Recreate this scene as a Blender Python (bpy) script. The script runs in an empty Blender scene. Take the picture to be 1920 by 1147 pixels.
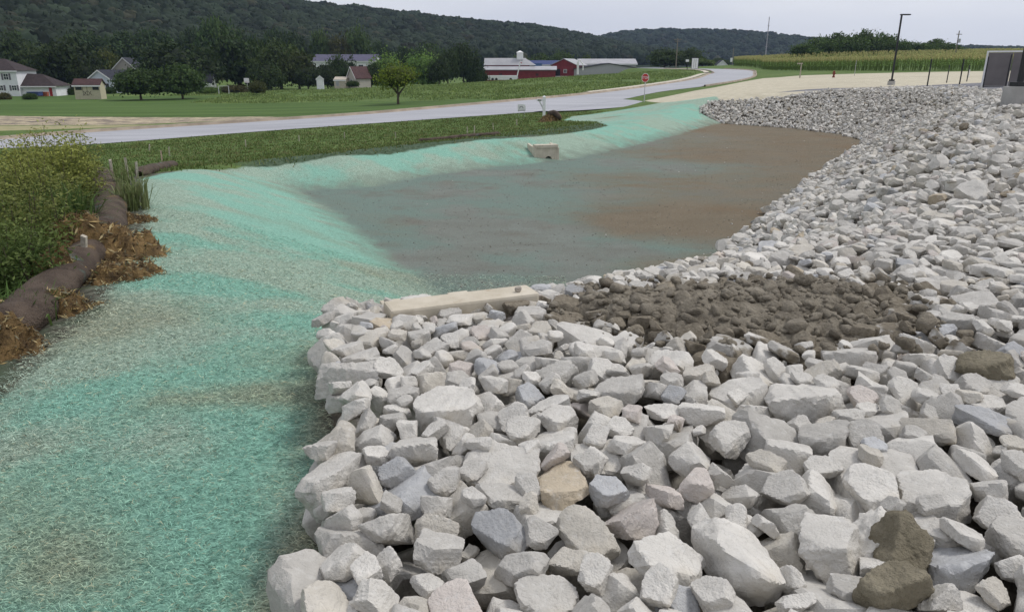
import bpy, bmesh, math, random
import numpy as np
from mathutils import Vector, Matrix, noise as mnoise

sc = bpy.context.scene
COL = sc.collection
R = math.radians

# ------------------------------------------------------------------ camera
PITCH, EYE, FPX = R(18.1), 1.7, 1372.0
cam_d = bpy.data.cameras.new('camera')
cam = bpy.data.objects.new('camera', cam_d); COL.objects.link(cam)
cam.location = (0, 0, EYE)
cam.rotation_euler = (math.pi / 2 - PITCH, 0, 0)
cam_d.sensor_width = 36.0
cam_d.lens = 36.0 * FPX / 1920.0
cam_d.clip_start, cam_d.clip_end = 0.05, 9000
sc.camera = cam

# ------------------------------------------------------------------ sky, sun, exposure (overcast)
SUN_EL, SUN_AZ = R(56), R(70)
world = bpy.data.worlds.new('World'); sc.world = world
world.use_nodes = True
wn, wl = world.node_tree.nodes, world.node_tree.links
wn.clear()
sky = wn.new('ShaderNodeTexSky'); sky.sky_type = 'NISHITA'; sky.sun_disc = False
sky.sun_elevation = SUN_EL; sky.sun_rotation = SUN_AZ
sky.air_density = 1.0; sky.dust_density = 2.0; sky.altitude = 100
hs = wn.new('ShaderNodeHueSaturation'); hs.inputs['Saturation'].default_value = 0.16
wl.new(sky.outputs[0], hs.inputs['Color'])
tc = wn.new('ShaderNodeTexCoord')
mp = wn.new('ShaderNodeMapping'); mp.inputs['Scale'].default_value = (1.3, 1.3, 5.0)
wl.new(tc.outputs['Generated'], mp.inputs[0])
cn = wn.new('ShaderNodeTexNoise'); cn.inputs['Scale'].default_value = 1.6; cn.inputs['Detail'].default_value = 5
wl.new(mp.outputs[0], cn.inputs['Vector'])
cr = wn.new('ShaderNodeValToRGB')
cr.color_ramp.elements[0].position = 0.3; cr.color_ramp.elements[0].color = (0.80, 0.82, 0.875, 1)
cr.color_ramp.elements[1].position = 0.7; cr.color_ramp.elements[1].color = (1.0, 1.0, 1.0, 1)
wl.new(cn.outputs[0], cr.inputs[0])
# a layer of even stratus over the clear-sky radiance
strat = wn.new('ShaderNodeMix'); strat.data_type = 'RGBA'; strat.inputs[0].default_value = 0.8
wl.new(hs.outputs[0], strat.inputs[6]); strat.inputs[7].default_value = (7.6, 7.75, 8.3, 1)
mulc = wn.new('ShaderNodeMix'); mulc.data_type = 'RGBA'; mulc.blend_type = 'MULTIPLY'; mulc.inputs[0].default_value = 1.0
wl.new(strat.outputs[2], mulc.inputs[6]); wl.new(cr.outputs[0], mulc.inputs[7])
bg = wn.new('ShaderNodeBackground'); bg.inputs['Strength'].default_value = 0.090
wl.new(mulc.outputs[2], bg.inputs['Color'])
wo = wn.new('ShaderNodeOutputWorld'); wl.new(bg.outputs[0], wo.inputs[0])

sun_d = bpy.data.lights.new('sun', 'SUN'); sun_d.energy = 1.5; sun_d.angle = R(14); sun_d.color = (1.0, 0.965, 0.92)
sun = bpy.data.objects.new('sun', sun_d); COL.objects.link(sun)
sun.rotation_euler = Vector((math.sin(SUN_AZ) * math.cos(SUN_EL), math.cos(SUN_AZ) * math.cos(SUN_EL), math.sin(SUN_EL))).to_track_quat('Z', 'Y').to_euler()
vs = sc.view_settings
vs.view_transform = 'Standard'; vs.look = 'None'; vs.gamma = 1.0; vs.use_curve_mapping = False
vs.exposure = 0.36
sc.cycles.use_denoising = True
sc.cycles.max_bounces = 5; sc.cycles.diffuse_bounces = 3; sc.cycles.volume_bounces = 1
sc.cycles.transparent_max_bounces = 8

# ------------------------------------------------------------------ helpers
def ray(u, v):
    X, Y = (u - 960) / FPX, (573.5 - v) / FPX
    return np.array((X, math.cos(PITCH) + Y * math.sin(PITCH), -math.sin(PITCH) + Y * math.cos(PITCH)))
def pz(u, v, z):
    r = ray(u, v); t = (z - EYE) / r[2]; return (r[0] * t, r[1] * t, z)
def at(u, v, y):
    r = ray(u, v); t = y / r[1]; return (r[0] * t, y, EYE + r[2] * t)
def project(p):
    p = np.asarray(p, float)
    z = p[..., 2] - EYE
    d = p[..., 1] * math.cos(PITCH) - z * math.sin(PITCH)
    up = p[..., 1] * math.sin(PITCH) + z * math.cos(PITCH)
    return 960 + FPX * p[..., 0] / d, 573.5 - FPX * up / d, d

def tag(o, label=None, cat=None, group=None, kind=None):
    if label: o['label'] = label
    if cat: o['category'] = cat
    if group: o['group'] = group
    if kind: o['kind'] = kind
    return o

def mesh_np(name, V, F, cols=None, attrs=None, smooth=False):
    V = np.ascontiguousarray(V, np.float32); F = np.ascontiguousarray(F, np.int32)
    me = bpy.data.meshes.new(name)
    nf, k = F.shape
    me.vertices.add(len(V)); me.vertices.foreach_set('co', V.ravel())
    me.loops.add(nf * k); me.loops.foreach_set('vertex_index', F.ravel())
    me.polygons.add(nf); me.polygons.foreach_set('loop_start', np.arange(0, nf * k, k, dtype=np.int32))
    if smooth: me.polygons.foreach_set('use_smooth', np.ones(nf, bool))
    me.update(calc_edges=True)
    if cols is not None:
        a = me.attributes.new('Col', 'FLOAT_COLOR', 'POINT')
        c = np.ones((len(V), 4), np.float32); c[:, :cols.shape[1]] = cols
        a.data.foreach_set('color', c.ravel())
    for n, val in (attrs or {}).items():
        a = me.attributes.new(n, 'FLOAT', 'POINT'); a.data.foreach_set('value', np.ascontiguousarray(val, np.float32))
    return me

def link(name, me, mat=None, parent=None):
    o = bpy.data.objects.new(name, me); COL.objects.link(o)
    if mat is not None and me is not None and len(me.materials) == 0: me.materials.append(mat)
    if parent is not None: o.parent = parent
    return o

def empty(name, loc=(0, 0, 0), rz=0, scale=1):
    o = bpy.data.objects.new(name, None); COL.objects.link(o)
    o.location = loc; o.rotation_euler = (0, 0, rz); o.empty_display_size = 0.2
    o.scale = scale if hasattr(scale, '__len__') else (scale,) * 3
    return o

class MB:
    """collects simple solids into one mesh"""
    def __init__(s): s.V, s.F = [], []
    def add(s, vs, fs):
        b = len(s.V); s.V += [tuple(v) for v in vs]; s.F += [tuple(i + b for i in f) for f in fs]; return s
    def box(s, lo, hi):
        x0, y0, z0 = lo; x1, y1, z1 = hi
        return s.add([(x0, y0, z0), (x1, y0, z0), (x1, y1, z0), (x0, y1, z0), (x0, y0, z1), (x1, y0, z1), (x1, y1, z1), (x0, y1, z1)],
                     [(0, 3, 2, 1), (4, 5, 6, 7), (0, 1, 5, 4), (1, 2, 6, 5), (2, 3, 7, 6), (3, 0, 4, 7)])
    def tube(s, pts, rad, n=8, caps=True):
        pts = [Vector(p) for p in pts]; rad = rad if hasattr(rad, '__len__') else [rad] * len(pts)
        rings = []
        for i, p in enumerate(pts):
            t = (pts[min(i + 1, len(pts) - 1)] - pts[max(i - 1, 0)]).normalized()
            a = t.cross(Vector((0, 0, 1)) if abs(t.z) < 0.9 else Vector((1, 0, 0))).normalized(); b = a.cross(t)
            rings.append([p + (a * math.cos(2 * math.pi * k / n) + b * math.sin(2 * math.pi * k / n)) * rad[i] for k in range(n)])
        vs = [v for r in rings for v in r]; fs = []
        for i in range(len(pts) - 1):
            for k in range(n):
                fs.append((i * n + k, i * n + (k + 1) % n, (i + 1) * n + (k + 1) % n, (i + 1) * n + k))
        if caps: fs += [tuple(range(n))[::-1], tuple((len(pts) - 1) * n + k for k in range(n))]
        return s.add(vs, fs)
    def prism(s, poly, axis, a, b):
        """polygon in the plane across `axis`, extruded from a to b"""
        n = len(poly)
        def mk(p, t):
            return (t, p[0], p[1]) if axis == 'x' else (p[0], t, p[1]) if axis == 'y' else (p[0], p[1], t)
        vs = [mk(p, a) for p in poly] + [mk(p, b) for p in poly]
        fs = [tuple(range(n)), tuple(range(2 * n - 1, n - 1, -1))] + [(i, n + i, n + (i + 1) % n, (i + 1) % n) for i in range(n)]
        return s.add(vs, fs)
    def build(s, name, mat, parent=None, bevel=0, smooth=False):
        me = bpy.data.meshes.new(name); me.from_pydata([tuple(v) for v in s.V], [], s.F)
        bm = bmesh.new(); bm.from_mesh(me)
        bmesh.ops.recalc_face_normals(bm, faces=bm.faces)
        if bevel: bmesh.ops.bevel(bm, geom=list(bm.edges), offset=bevel, segments=2, affect='EDGES', profile=0.6)
        bm.to_mesh(me); bm.free()
        if smooth: me.polygons.foreach_set('use_smooth', np.ones(len(me.polygons), bool))
        return link(name, me, mat, parent)

# ------------------------------------------------------------------ node helper
class NT:
    def __init__(s, mat):
        s.t = mat.node_tree; s.n = s.t.nodes; s.l = s.t.links
    def _in(s, node, i, v):
        if v is None: return
        sk = node.inputs[i]
        if isinstance(v, bpy.types.NodeSocket): s.l.new(v, sk)
        else:
            if sk.type == 'RGBA' and len(v) == 3: v = (*v, 1)
            sk.default_value = v
    def pos(s):
        return s.n.new('ShaderNodeNewGeometry').outputs['Position']
    def obj(s):
        return s.n.new('ShaderNodeTexCoord').outputs['Object']
    def attr(s, name, out='Fac'):
        a = s.n.new('ShaderNodeAttribute'); a.attribute_name = name; return a.outputs[out]
    def mapping(s, vec, scale=(1, 1, 1), rot=(0, 0, 0)):
        m = s.n.new('ShaderNodeMapping'); s._in(m, 0, vec); m.inputs['Scale'].default_value = scale; m.inputs['Rotation'].default_value = rot
        return m.outputs[0]
    def noise(s, vec, scale, detail=4, rough=0.55, dist=0.0):
        m = s.n.new('ShaderNodeTexNoise'); s._in(m, 'Vector', vec)
        m.inputs['Scale'].default_value = scale; m.inputs['Detail'].default_value = detail; m.inputs['Roughness'].default_value = rough; m.inputs['Distortion'].default_value = dist
        return m.outputs[0]
    def voro(s, vec, scale, feature='F1', out=0):
        m = s.n.new('ShaderNodeTexVoronoi'); m.feature = feature; s._in(m, 'Vector', vec); m.inputs['Scale'].default_value = scale
        return m.outputs[out]
    def math(s, op, a, b=None, c=None, clamp=False):
        m = s.n.new('ShaderNodeMath'); m.operation = op; m.use_clamp = clamp
        s._in(m, 0, a); s._in(m, 1, b); s._in(m, 2, c); return m.outputs[0]
    def rng(s, v, a, b, lo=0.0, hi=1.0, smooth=True):
        m = s.n.new('ShaderNodeMapRange'); m.interpolation_type = 'SMOOTHSTEP' if smooth else 'LINEAR'
        s._in(m, 0, v); s._in(m, 1, a); s._in(m, 2, b); s._in(m, 3, lo); s._in(m, 4, hi); return m.outputs[0]
    def mix(s, f, a, b, mode='MIX'):
        m = s.n.new('ShaderNodeMix'); m.data_type = 'RGBA'; m.blend_type = mode
        s._in(m, 0, f); s._in(m, 6, a); s._in(m, 7, b); return m.outputs[2]
    def scale(s, col, f):
        m = s.n.new('ShaderNodeVectorMath'); m.operation = 'SCALE'; s._in(m, 0, col); s._in(m, 'Scale', f); return m.outputs[0]
    def bump(s, h, strength=0.3, dist=0.05, normal=None):
        b = s.n.new('ShaderNodeBump'); s._in(b, 'Height', h); b.inputs['Strength'].default_value = strength; b.inputs['Distance'].default_value = dist
        if normal is not None: s._in(b, 'Normal', normal)
        return b.outputs[0]

def material(name):
    m = bpy.data.materials.new(name); m.use_nodes = True
    nt = NT(m); b = nt.n['Principled BSDF']; b.inputs['Roughness'].default_value = 0.85
    b.inputs['Specular IOR Level'].default_value = 0.25
    return m, nt, b

def simple(name, col, rough=0.8, var=0.12, nscale=3.0, bump=0.0, bscale=20.0, metallic=0.0, spec=0.3):
    """one paint or material with a little uneven tone and grain"""
    m, nt, b = material(name)
    o = nt.obj()
    f = nt.noise(o, nscale, 5, 0.6)
    dark = tuple(c * (1 - var * 1.6) for c in col); lite = tuple(min(1, c * (1 + var)) for c in col)
    nt._in(b, 'Base Color', nt.mix(nt.rng(f, 0.3, 0.7), dark, lite))
    b.inputs['Roughness'].default_value = rough; b.inputs['Metallic'].default_value = metallic; b.inputs['Specular IOR Level'].default_value = spec
    if bump: nt._in(b, 'Normal', nt.bump(nt.noise(o, bscale, 6, 0.6), bump, 0.02))
    return m

# ------------------------------------------------------------------ plan of the place (metres; camera stands on the spillway at 0,0)
FLOOR_Z = -2.0
def poly(pts): return np.array([p[:2] for p in pts], float)
def ptz(lst, z): return [pz(u, v, z) for u, v in lst]
P_FLOOR = poly(ptz([(800, 530), (745, 492), (700, 455), (640, 408), (560, 357)], -2) + ptz([(625, 354), (700, 350), (800, 330), (950, 312), (1080, 297), (1200, 270), (1270, 253), (1312, 240)], -2)
               + [(14.6, 52.0), (18.0, 48.0), (19.2, 43.0), (18.6, 39.0), (17.0, 36.2)] + ptz([(1560, 310), (1450, 400), (1320, 520)], -2) + [(2.5, 11.2), (0.2, 10.3), (-0.9, 11.4)])
P_HYD = poly([(-1.6, -2.0), (-3.6, 1.5), pz(0, 745, -.5), pz(95, 655, -.5), pz(205, 560, -.53), pz(238, 480, -.55), pz(272, 420, -.58), pz(274, 380, -.62), pz(262, 334, -.72), pz(350, 316, -1.0),
              pz(450, 304, -1.2), pz(580, 292, -1.17), pz(700, 280, -1.13), pz(900, 257, -1.1), pz(1000, 250, -1.1), pz(1070, 244, -1.2), pz(1140, 237, -1.35), (5.2, 47.5), (3.6, 52), (4.6, 57.5), (7.6, 62), (13, 66.5), (16.2, 61), (15.2, 55.4), (15.5, 52.0), (14.6, 48), (8, 20), (3.5, 8), (0.5, 5), (0.5, 1), (0.5, -2)])
P_ROCK = poly([(-0.70, -1.2), (-0.72, 1.6), pz(580, 1147, -.3), pz(575, 1060, -.3), pz(578, 980, -.3), pz(605, 900, -.3), pz(640, 830, -.3), pz(605, 760, -.3), pz(590, 700, -.3), pz(600, 640, -.3), pz(605, 603, -.35), (-1.40, 6.0), (-1.12, 5.95), (-0.45, 6.0), (0.30, 6.55), (0.70, 7.5), (1.2, 9.0), (2.5, 11.1), (3.5, 13.0), (5.1, 16.0), (6.94, 19.3), (12.6, 29.2),
               (16.9, 36.2), (18.4, 39.2), (18.9, 42.9), (17.6, 47.4), (14.7, 51.0), (13.3, 53.0), (13.6, 54.6), (14.8, 56.0), (16.9, 55.2), (19.3, 54.0), (22.5, 53.0), (26.5, 52.0), (27.5, 46.0), (25.5, 40.0), (21.5, 32.5), (18.6, 26.9), (17.3, 23.5), (13.6, 16.2), (9.6, 9.2), (6.6, 5.0), (4.2, 2.0), (3.0, -1.2)])
P_PAD = poly([(12.8, 73.5), (19.0, 84), (28, 101), (42, 127), (66, 128), (120, 122), (140, 60), (60, 20), (28, 10), (16, 12), (18, 26), (25.5, 41), (26, 50), (19, 53.8), (15.0, 55.6), (13.6, 58.0), (13.2, 63)])
P_DRIVE = poly([(19.5, 56.0), (27, 60.5), (35, 65.5), (50, 73), (90, 76), (100, 40), (40, 24), (24, 30), (27.5, 41), (28, 51), (23, 54.6)])
P_LAWN = poly([(-300, 62), (-60, 60), (-34, 64), (-22, 70), (-10, 78), (0, 85), (-4, 105), (-22, 116), (-40, 121), (-55, 128), (-60, 160), (-160, 185), (-320, 190)])
P_STRAW = poly([(-90, 76), (-48, 69.0), (-34, 66.0), (-25, 68.0), (-21, 70.0), (-26, 76.0), (-44, 82), (-70, 88), (-95, 92)])
P_TANPAD = poly([(-80, 60), (-45, 60.3), (-33, 62.5), (-30, 64.5), (-38, 66.2), (-50, 68.6), (-90, 74)])
P_DIRT = poly([(-2.5, -2), (-4.2, 0.5), (-4.5, 4.5), (-5.0, 6.5), (-6.0, 9.3), (-7.8, 12.2), (-9.8, 16.0), (-9.2, 19.5), (-8.4, 21.2), (-4.5, 27.5), (-1.3, 33), (1.0, 34.5), (2.0, 32), (-4, 20), (-3, 8), (-1.5, 0)])
P_DARKSWALE = poly([(-8.0, 22.5), (-9.5, 26), (-7, 30), (-3.5, 35.5), (-1.5, 40), (2.5, 44), (6.5, 44.5), (8.2, 44), (3.5, 36), (0, 32.5), (-4.8, 26.2)])

def catmull(pts, n):
    P = np.array(pts, float); P = np.vstack([2 * P[0] - P[1], P, 2 * P[-1] - P[-2]])
    out = []
    m = len(P) - 3
    for t in np.linspace(0, m - 1e-6, n):
        i = int(t); f = t - i; a, b, c, d = P[i:i + 4]
        out.append(0.5 * ((2 * b) + (c - a) * f + (2 * a - 5 * b + 4 * c - d) * f * f + (-a + 3 * b - 3 * c + d) * f ** 3))
    return np.array(out)
ROAD_N = catmull([pz(-420, 296, -3.15), pz(-60, 280, -3.05), pz(150, 272, -2.95), pz(480, 247, -2.6), pz(760, 227, -2.2), pz(960, 213, -1.95), pz(1045, 206, -1.85), pz(1165, 187, -1.45), pz(1240, 172, -1.1), pz(1335, 160, -.65), pz(1402, 148, -.15), pz(1416, 139, .3), (57, 190, 0.95), (45, 225, 1.3)], 110)
ROAD_F = catmull([pz(-420, 279, -3.15), pz(-60, 265, -3.05), pz(150, 249, -2.9), pz(480, 228, -2.55), pz(700, 213, -2.2), pz(960, 190, -1.65), pz(1060, 181, -1.4), pz(1150, 171, -1.15), pz(1225, 161, -.9), pz(1300, 149, -.4), pz(1328, 140, .05), pz(1338, 136, .45), (47, 195, 0.95), (36, 226, 1.3)], 110)
ROAD_C = 0.5 * (ROAD_N + ROAD_F)

def sdf(P, x, y):
    """signed distance to a polygon, negative inside"""
    x = np.asarray(x, float); y = np.asarray(y, float)
    d = np.full(x.shape, 1e18); ins = np.zeros(x.shape, bool)
    n = len(P)
    for i in range(n):
        ax, ay = P[i]; bx, by = P[(i + 1) % n]
        ex, ey = bx - ax, by - ay
        t = np.clip(((x - ax) * ex + (y - ay) * ey) / (ex * ex + ey * ey + 1e-12), 0, 1)
        d = np.minimum(d, (x - ax - t * ex) ** 2 + (y - ay - t * ey) ** 2)
        c = (ay > y) != (by > y)
        with np.errstate(divide='ignore', invalid='ignore'):
            ins ^= c & (x < (bx - ax) * (y - ay) / (by - ay + 1e-30) + ax)
    d = np.sqrt(d); return np.where(ins, -d, d)

def sstep(a, b, v):
    t = np.clip((v - a) / (b - a), 0, 1); return t * t * (3 - 2 * t)

# control heights of the land around the basin
CTRL = [(-1, 2, -.45), (0, 3.5, -.42), (3, 3, -.33), (-1.1, 5.5, -.55), (-.5, 5.7, -.52), (-.5, 6.8, -.72), (.5, 7.4, -.78), (1.8, 6.0, -.52), (3, 7.6, -.62), (5.5, 4, -.15), (0, -5, -.4), (10, -5, .3), (-3.7, 5, -.5), (-5, 8.5, -.56), (-8.5, 15.3, -.66), (-8.6, 17, -.74), pz(350, 316, -1.0), pz(450, 304, -1.2), pz(580, 292, -1.17),
        pz(700, 280, -1.13), (-1.3, 31, -1.1), (.9, 32.6, -1.1), (3.5, 35.2, -1.2), (6.7, 43, -1.25), (10, 52, -1.25), (14, 58, -.75),
        (-8, 8, -1.0), (-12, 12, -1.3), (-15, 20, -1.5), (-6, 2, -.9), (-10, 0, -1.4), (-20, 10, -2), (-12, 27, -1.75), (-8, 34, -1.95), (-3, 42, -1.95), (2, 47, -1.85), (5, 53, -1.75),
        (9, 61, -1.75), (14, 67, -1.2), (20, 60, -.1), (17, 55.5, -.35), (33, 56, .2), (40, 75, .2), (30, 92, -.1), (46, 115, .35), (80, 118, .8), (120, 110, 1.2), (17.5, 24.5, .42), (20, 15, .4), (12, 6, .3), (9.7, 9, .15),
        (26, 38, .42), (30, 30, .6), (23, 48, .15), (60, 40, .9), (-40, 20, -2.8), (-60, 0, -3),
        (-40, 68, -3.3), (-60, 85, -3.6), (-30, 75, -3.2), (-10, 85, -2.6), (10, 104, -1.8), (-17, 104, -3.35), (-70, 145, -4.4), (-110, 150, -4.5), (-115, 165, -4.4), (-90, 185, -4.4), (-160, 170, -4.3), (-45, 180, -3.6), (-20, 175, -2.7),
        (-5, 172, -1.6), (20, 172, -.3), (40, 178, .75), (0, 130, -1.9), (25, 140, -.6), (-40, 130, -3.9), (0, 225, -2.6), (30, 230, -1.5), (-40, 230, -4.2), (-100, 260, -4), (45, 210, .9), (55, 250, 1.3),
        (66, 200, 1.0), (64, 150, .9), (80, 128, 1.05), (110, 150, 2.1), (90, 220, 3.1), (150, 180, 3.3), (130, 260, 4.4), (-200, 120, -4), (-250, 220, -3.5), (-150, 60, -3.4), (200, 50, 2), (0, 330, -3), (100, 350, 2), (-150, 330, -2.5), (60, -60, 1), (-60, -60, -2.5), (200, 300, 5)]
CTRL += [tuple(ROAD_C[i]) for i in range(4, 100, 7)]
CTRL = np.array(CTRL, float)
_c2 = 9.0
def _phi(r2): return np.sqrt(r2 + _c2)
_A = _phi(((CTRL[:, None, :2] - CTRL[None, :, :2]) ** 2).sum(-1)) + np.eye(len(CTRL)) * -0.15
_n = len(CTRL)
_M = np.zeros((_n + 1, _n + 1)); _M[:_n, :_n] = _A; _M[:_n, _n] = 1; _M[_n, :_n] = 1
_w = np.linalg.solve(_M, np.append(CTRL[:, 2], 0))

def hill(x, y):
    """wooded ridges at the back"""
    r = np.hypot(x, y); az = np.degrees(np.arctan2(x, np.maximum(y, 1e-3)))
    # near ridge: elevation of the bare crest by bearing, distance of the crest by bearing
    e1 = np.interp(az, [-90, -45, -35, -25, -18, -14, -9, -4, 2, 8, 14], [84, 80, 74, 62, 50, 45, 42, 38, 29, 15, 0])
    d1 = np.interp(az, [-60, -30, -10, 8], [620, 640, 760, 900])
    s1 = np.interp(az, [-60, -30, -10, 8], [300, 310, 400, 560])
    t = (r - s1) / (d1 - s1)
    h1 = e1 * np.where(t < 1, sstep(-0.1, 1.15, t), 1 - 0.35 * sstep(1, 3, t))
    e2 = np.interp(az, [-5, 4, 8, 12, 16, 20, 26, 40], [0, 34, 50, 52, 50, 40, 22, 10])
    t2 = (r - 950) / 450
    h2 = e2 * np.where(t2 < 1, sstep(0, 1.1, t2), 1 - 0.3 * sstep(1, 3, t2))
    und = 2.2 * np.sin(x * 0.013 + 1) * np.sin(y * 0.009) + 1.4 * np.sin(x * 0.031) * np.cos(y * 0.021 + 2)
    return np.maximum(h1 + und * np.clip(h1 / 20, 0, 1), h2 + und * np.clip(h2 / 20, 0, 1))

def outer_z(x, y):
    sh = np.shape(x); x = np.ravel(x).astype(float); y = np.ravel(y).astype(float)
    r = np.hypot(x, y); k = np.minimum(1, 380 / np.maximum(r, 1)); xs, ys = x * k, y * k
    z = np.empty(len(x))
    for i in range(0, len(x), 20000):
        s = slice(i, i + 20000)
        z[s] = _phi((xs[s, None] - CTRL[None, :, 0]) ** 2 + (ys[s, None] - CTRL[None, :, 1]) ** 2) @ _w[:_n] + _w[_n]
    z = z * np.where(r > 380, np.clip(1 - (r - 380) / 400, 0, 1), 1) + hill(x, y)
    return z.reshape(sh)

def line_near(L, x, y):
    d = np.full(len(x), 1e9); z = np.zeros(len(x))
    for i in range(len(L) - 1):
        a, b = L[i], L[i + 1]; e = b[:2] - a[:2]
        t = np.clip(((x - a[0]) * e[0] + (y - a[1]) * e[1]) / (e @ e), 0, 1)
        di = np.hypot(x - a[0] - t * e[0], y - a[1] - t * e[1]); k = di < d
        d = np.where(k, di, d); z = np.where(k, a[2] + (b[2] - a[2]) * t, z)
    return d, z
P_ROAD = np.vstack([ROAD_N[:, :2], ROAD_F[::-1, :2]])
def road_info(x, y):
    """distance outside the road's edge (negative on it) and the road's height there"""
    sh = np.shape(x); x = np.ravel(np.asarray(x, float)); y = np.ravel(np.asarray(y, float))
    sd = np.full(len(x), 1e6); rz = np.zeros(len(x))
    k = (x > -75) & (x < 80) & (y > 32) & (y < 245)
    if k.any():
        xs, ys = x[k], y[k]
        dn, zn = line_near(ROAD_N, xs, ys); df, zf = line_near(ROAD_F, xs, ys)
        sd[k] = sdf(P_ROAD, xs, ys); rz[k] = (zn * df + zf * dn) / (dn + df + 1e-6)
    return sd.reshape(sh), 0.0, rz.reshape(sh)

def lumps(x, y, s, seed=0):
    rs = np.random.RandomState(seed + 11); z = np.zeros(np.shape(x))
    for k in range(7):
        a = rs.uniform(0, 6.28); f = s * rs.uniform(0.5, 2.2); z = z + np.sin((x * math.cos(a) + y * math.sin(a)) * f + rs.uniform(0, 6.28)) / (0.6 + f / s)
    return z / 4

def ground_z(x, y):
    x = np.asarray(x, float); y = np.asarray(y, float)
    o = outer_z(x, y)
    d = sdf(P_FLOOR, x, y)
    right = sstep(-1.0, 3.0, (x - 3.55) * .856 - (y - 13) * .517)
    s = 0.34 + 0.15 * right
    bank = FLOOR_Z + np.maximum(d, 0) * s
    k = 0.12                                     # rounded top and toe of the bank
    z = -np.log(np.exp(-np.clip(bank, -8, 60) / k) + np.exp(-np.clip(o, -8, 60) / k)) * k
    z = np.where(d > 25, o, z)
    z = np.where(d <= 0, FLOOR_Z - 0.05 * sstep(0, 3, -d), z)
    near = sstep(70, 40, np.hypot(x, y))
    z = z + near * (0.028 * lumps(x, y, 1.3) + 0.012 * lumps(x, y, 4.0, 5)) * np.where(d <= 0, 0.4, 1)
    rd, hw, rz = road_info(x, y)
    z = np.where(rd < 40, z + (rz - 0.03 - 0.12 * sstep(-0.2, -1.5, rd) - z) * sstep(8, 0.8, rd), z)
    return z
def dye_fields(x, y):
    """how strongly the sprayed mulch is dyed, and where straw or soil shows, over the left bank"""
    dye = .30 + .9 * lumps(x, y, 0.9, 51) + .7 * lumps(x * .6, y * 1.4, 2.6, 52) + .35 * lumps(x, y, 6, 57)
    bare = -.12 + 1.1 * lumps(x, y, 1.5, 53) + .5 * lumps(x, y, 4.0, 54)
    for u_, v_, ru, rv, q_ in ((330, 1080, .35, .5, .8), (390, 960, .22, .35, .5), (470, 850, .2, .3, .4), (420, 500, .9, 1.0, .6), (310, 350, 1.2, 1.6, .8), (380, 540, .5, .6, .5), (130, 860, .4, .5, .4), (620, 400, 1.5, 2.0, .5), (830, 310, 2.5, 2.0, .6), (1240, 235, 4, 5, .6), (60, 980, .3, .4, .4)):
        c_ = pz(u_, v_, -.5 if v_ > 420 else -1.1); dye = dye + q_ * np.exp(-((x - c_[0]) / ru) ** 2 - ((y - c_[1]) / rv) ** 2)
    for u_, v_, ru, rv, q_ in ((310, 755, .5, .22, .9), (520, 740, .35, .25, 1.1), (180, 800, .4, .2, .6), (560, 850, .15, .4, .9), (560, 1080, .1, .4, .8), (100, 1090, .35, .3, .6), (250, 610, .4, .5, .5), (440, 660, .6, .4, .5), (720, 300, 1.5, 1.2, .5), (380, 320, 1.2, 1.0, .6)):
        c_ = pz(u_, v_, -.5 if v_ > 420 else -1.1); bare = bare + q_ * np.exp(-((x - c_[0]) / ru) ** 2 - ((y - c_[1]) / rv) ** 2)
    nr = (np.abs(y - 4) < 4) & (np.abs(x) < 4)
    edge = np.zeros(np.shape(x)); edge[nr] = np.exp(-np.maximum(sdf(P_ROCK, x[nr], y[nr]), 0) / .16)
    bare = bare + 1.1 * edge; dye = dye - .5 * edge
    return np.clip(dye, 0, 1), np.clip(bare, 0, 1)
def gz(x, y): return float(ground_z(np.array([x]), np.array([y]))[0])

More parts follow.
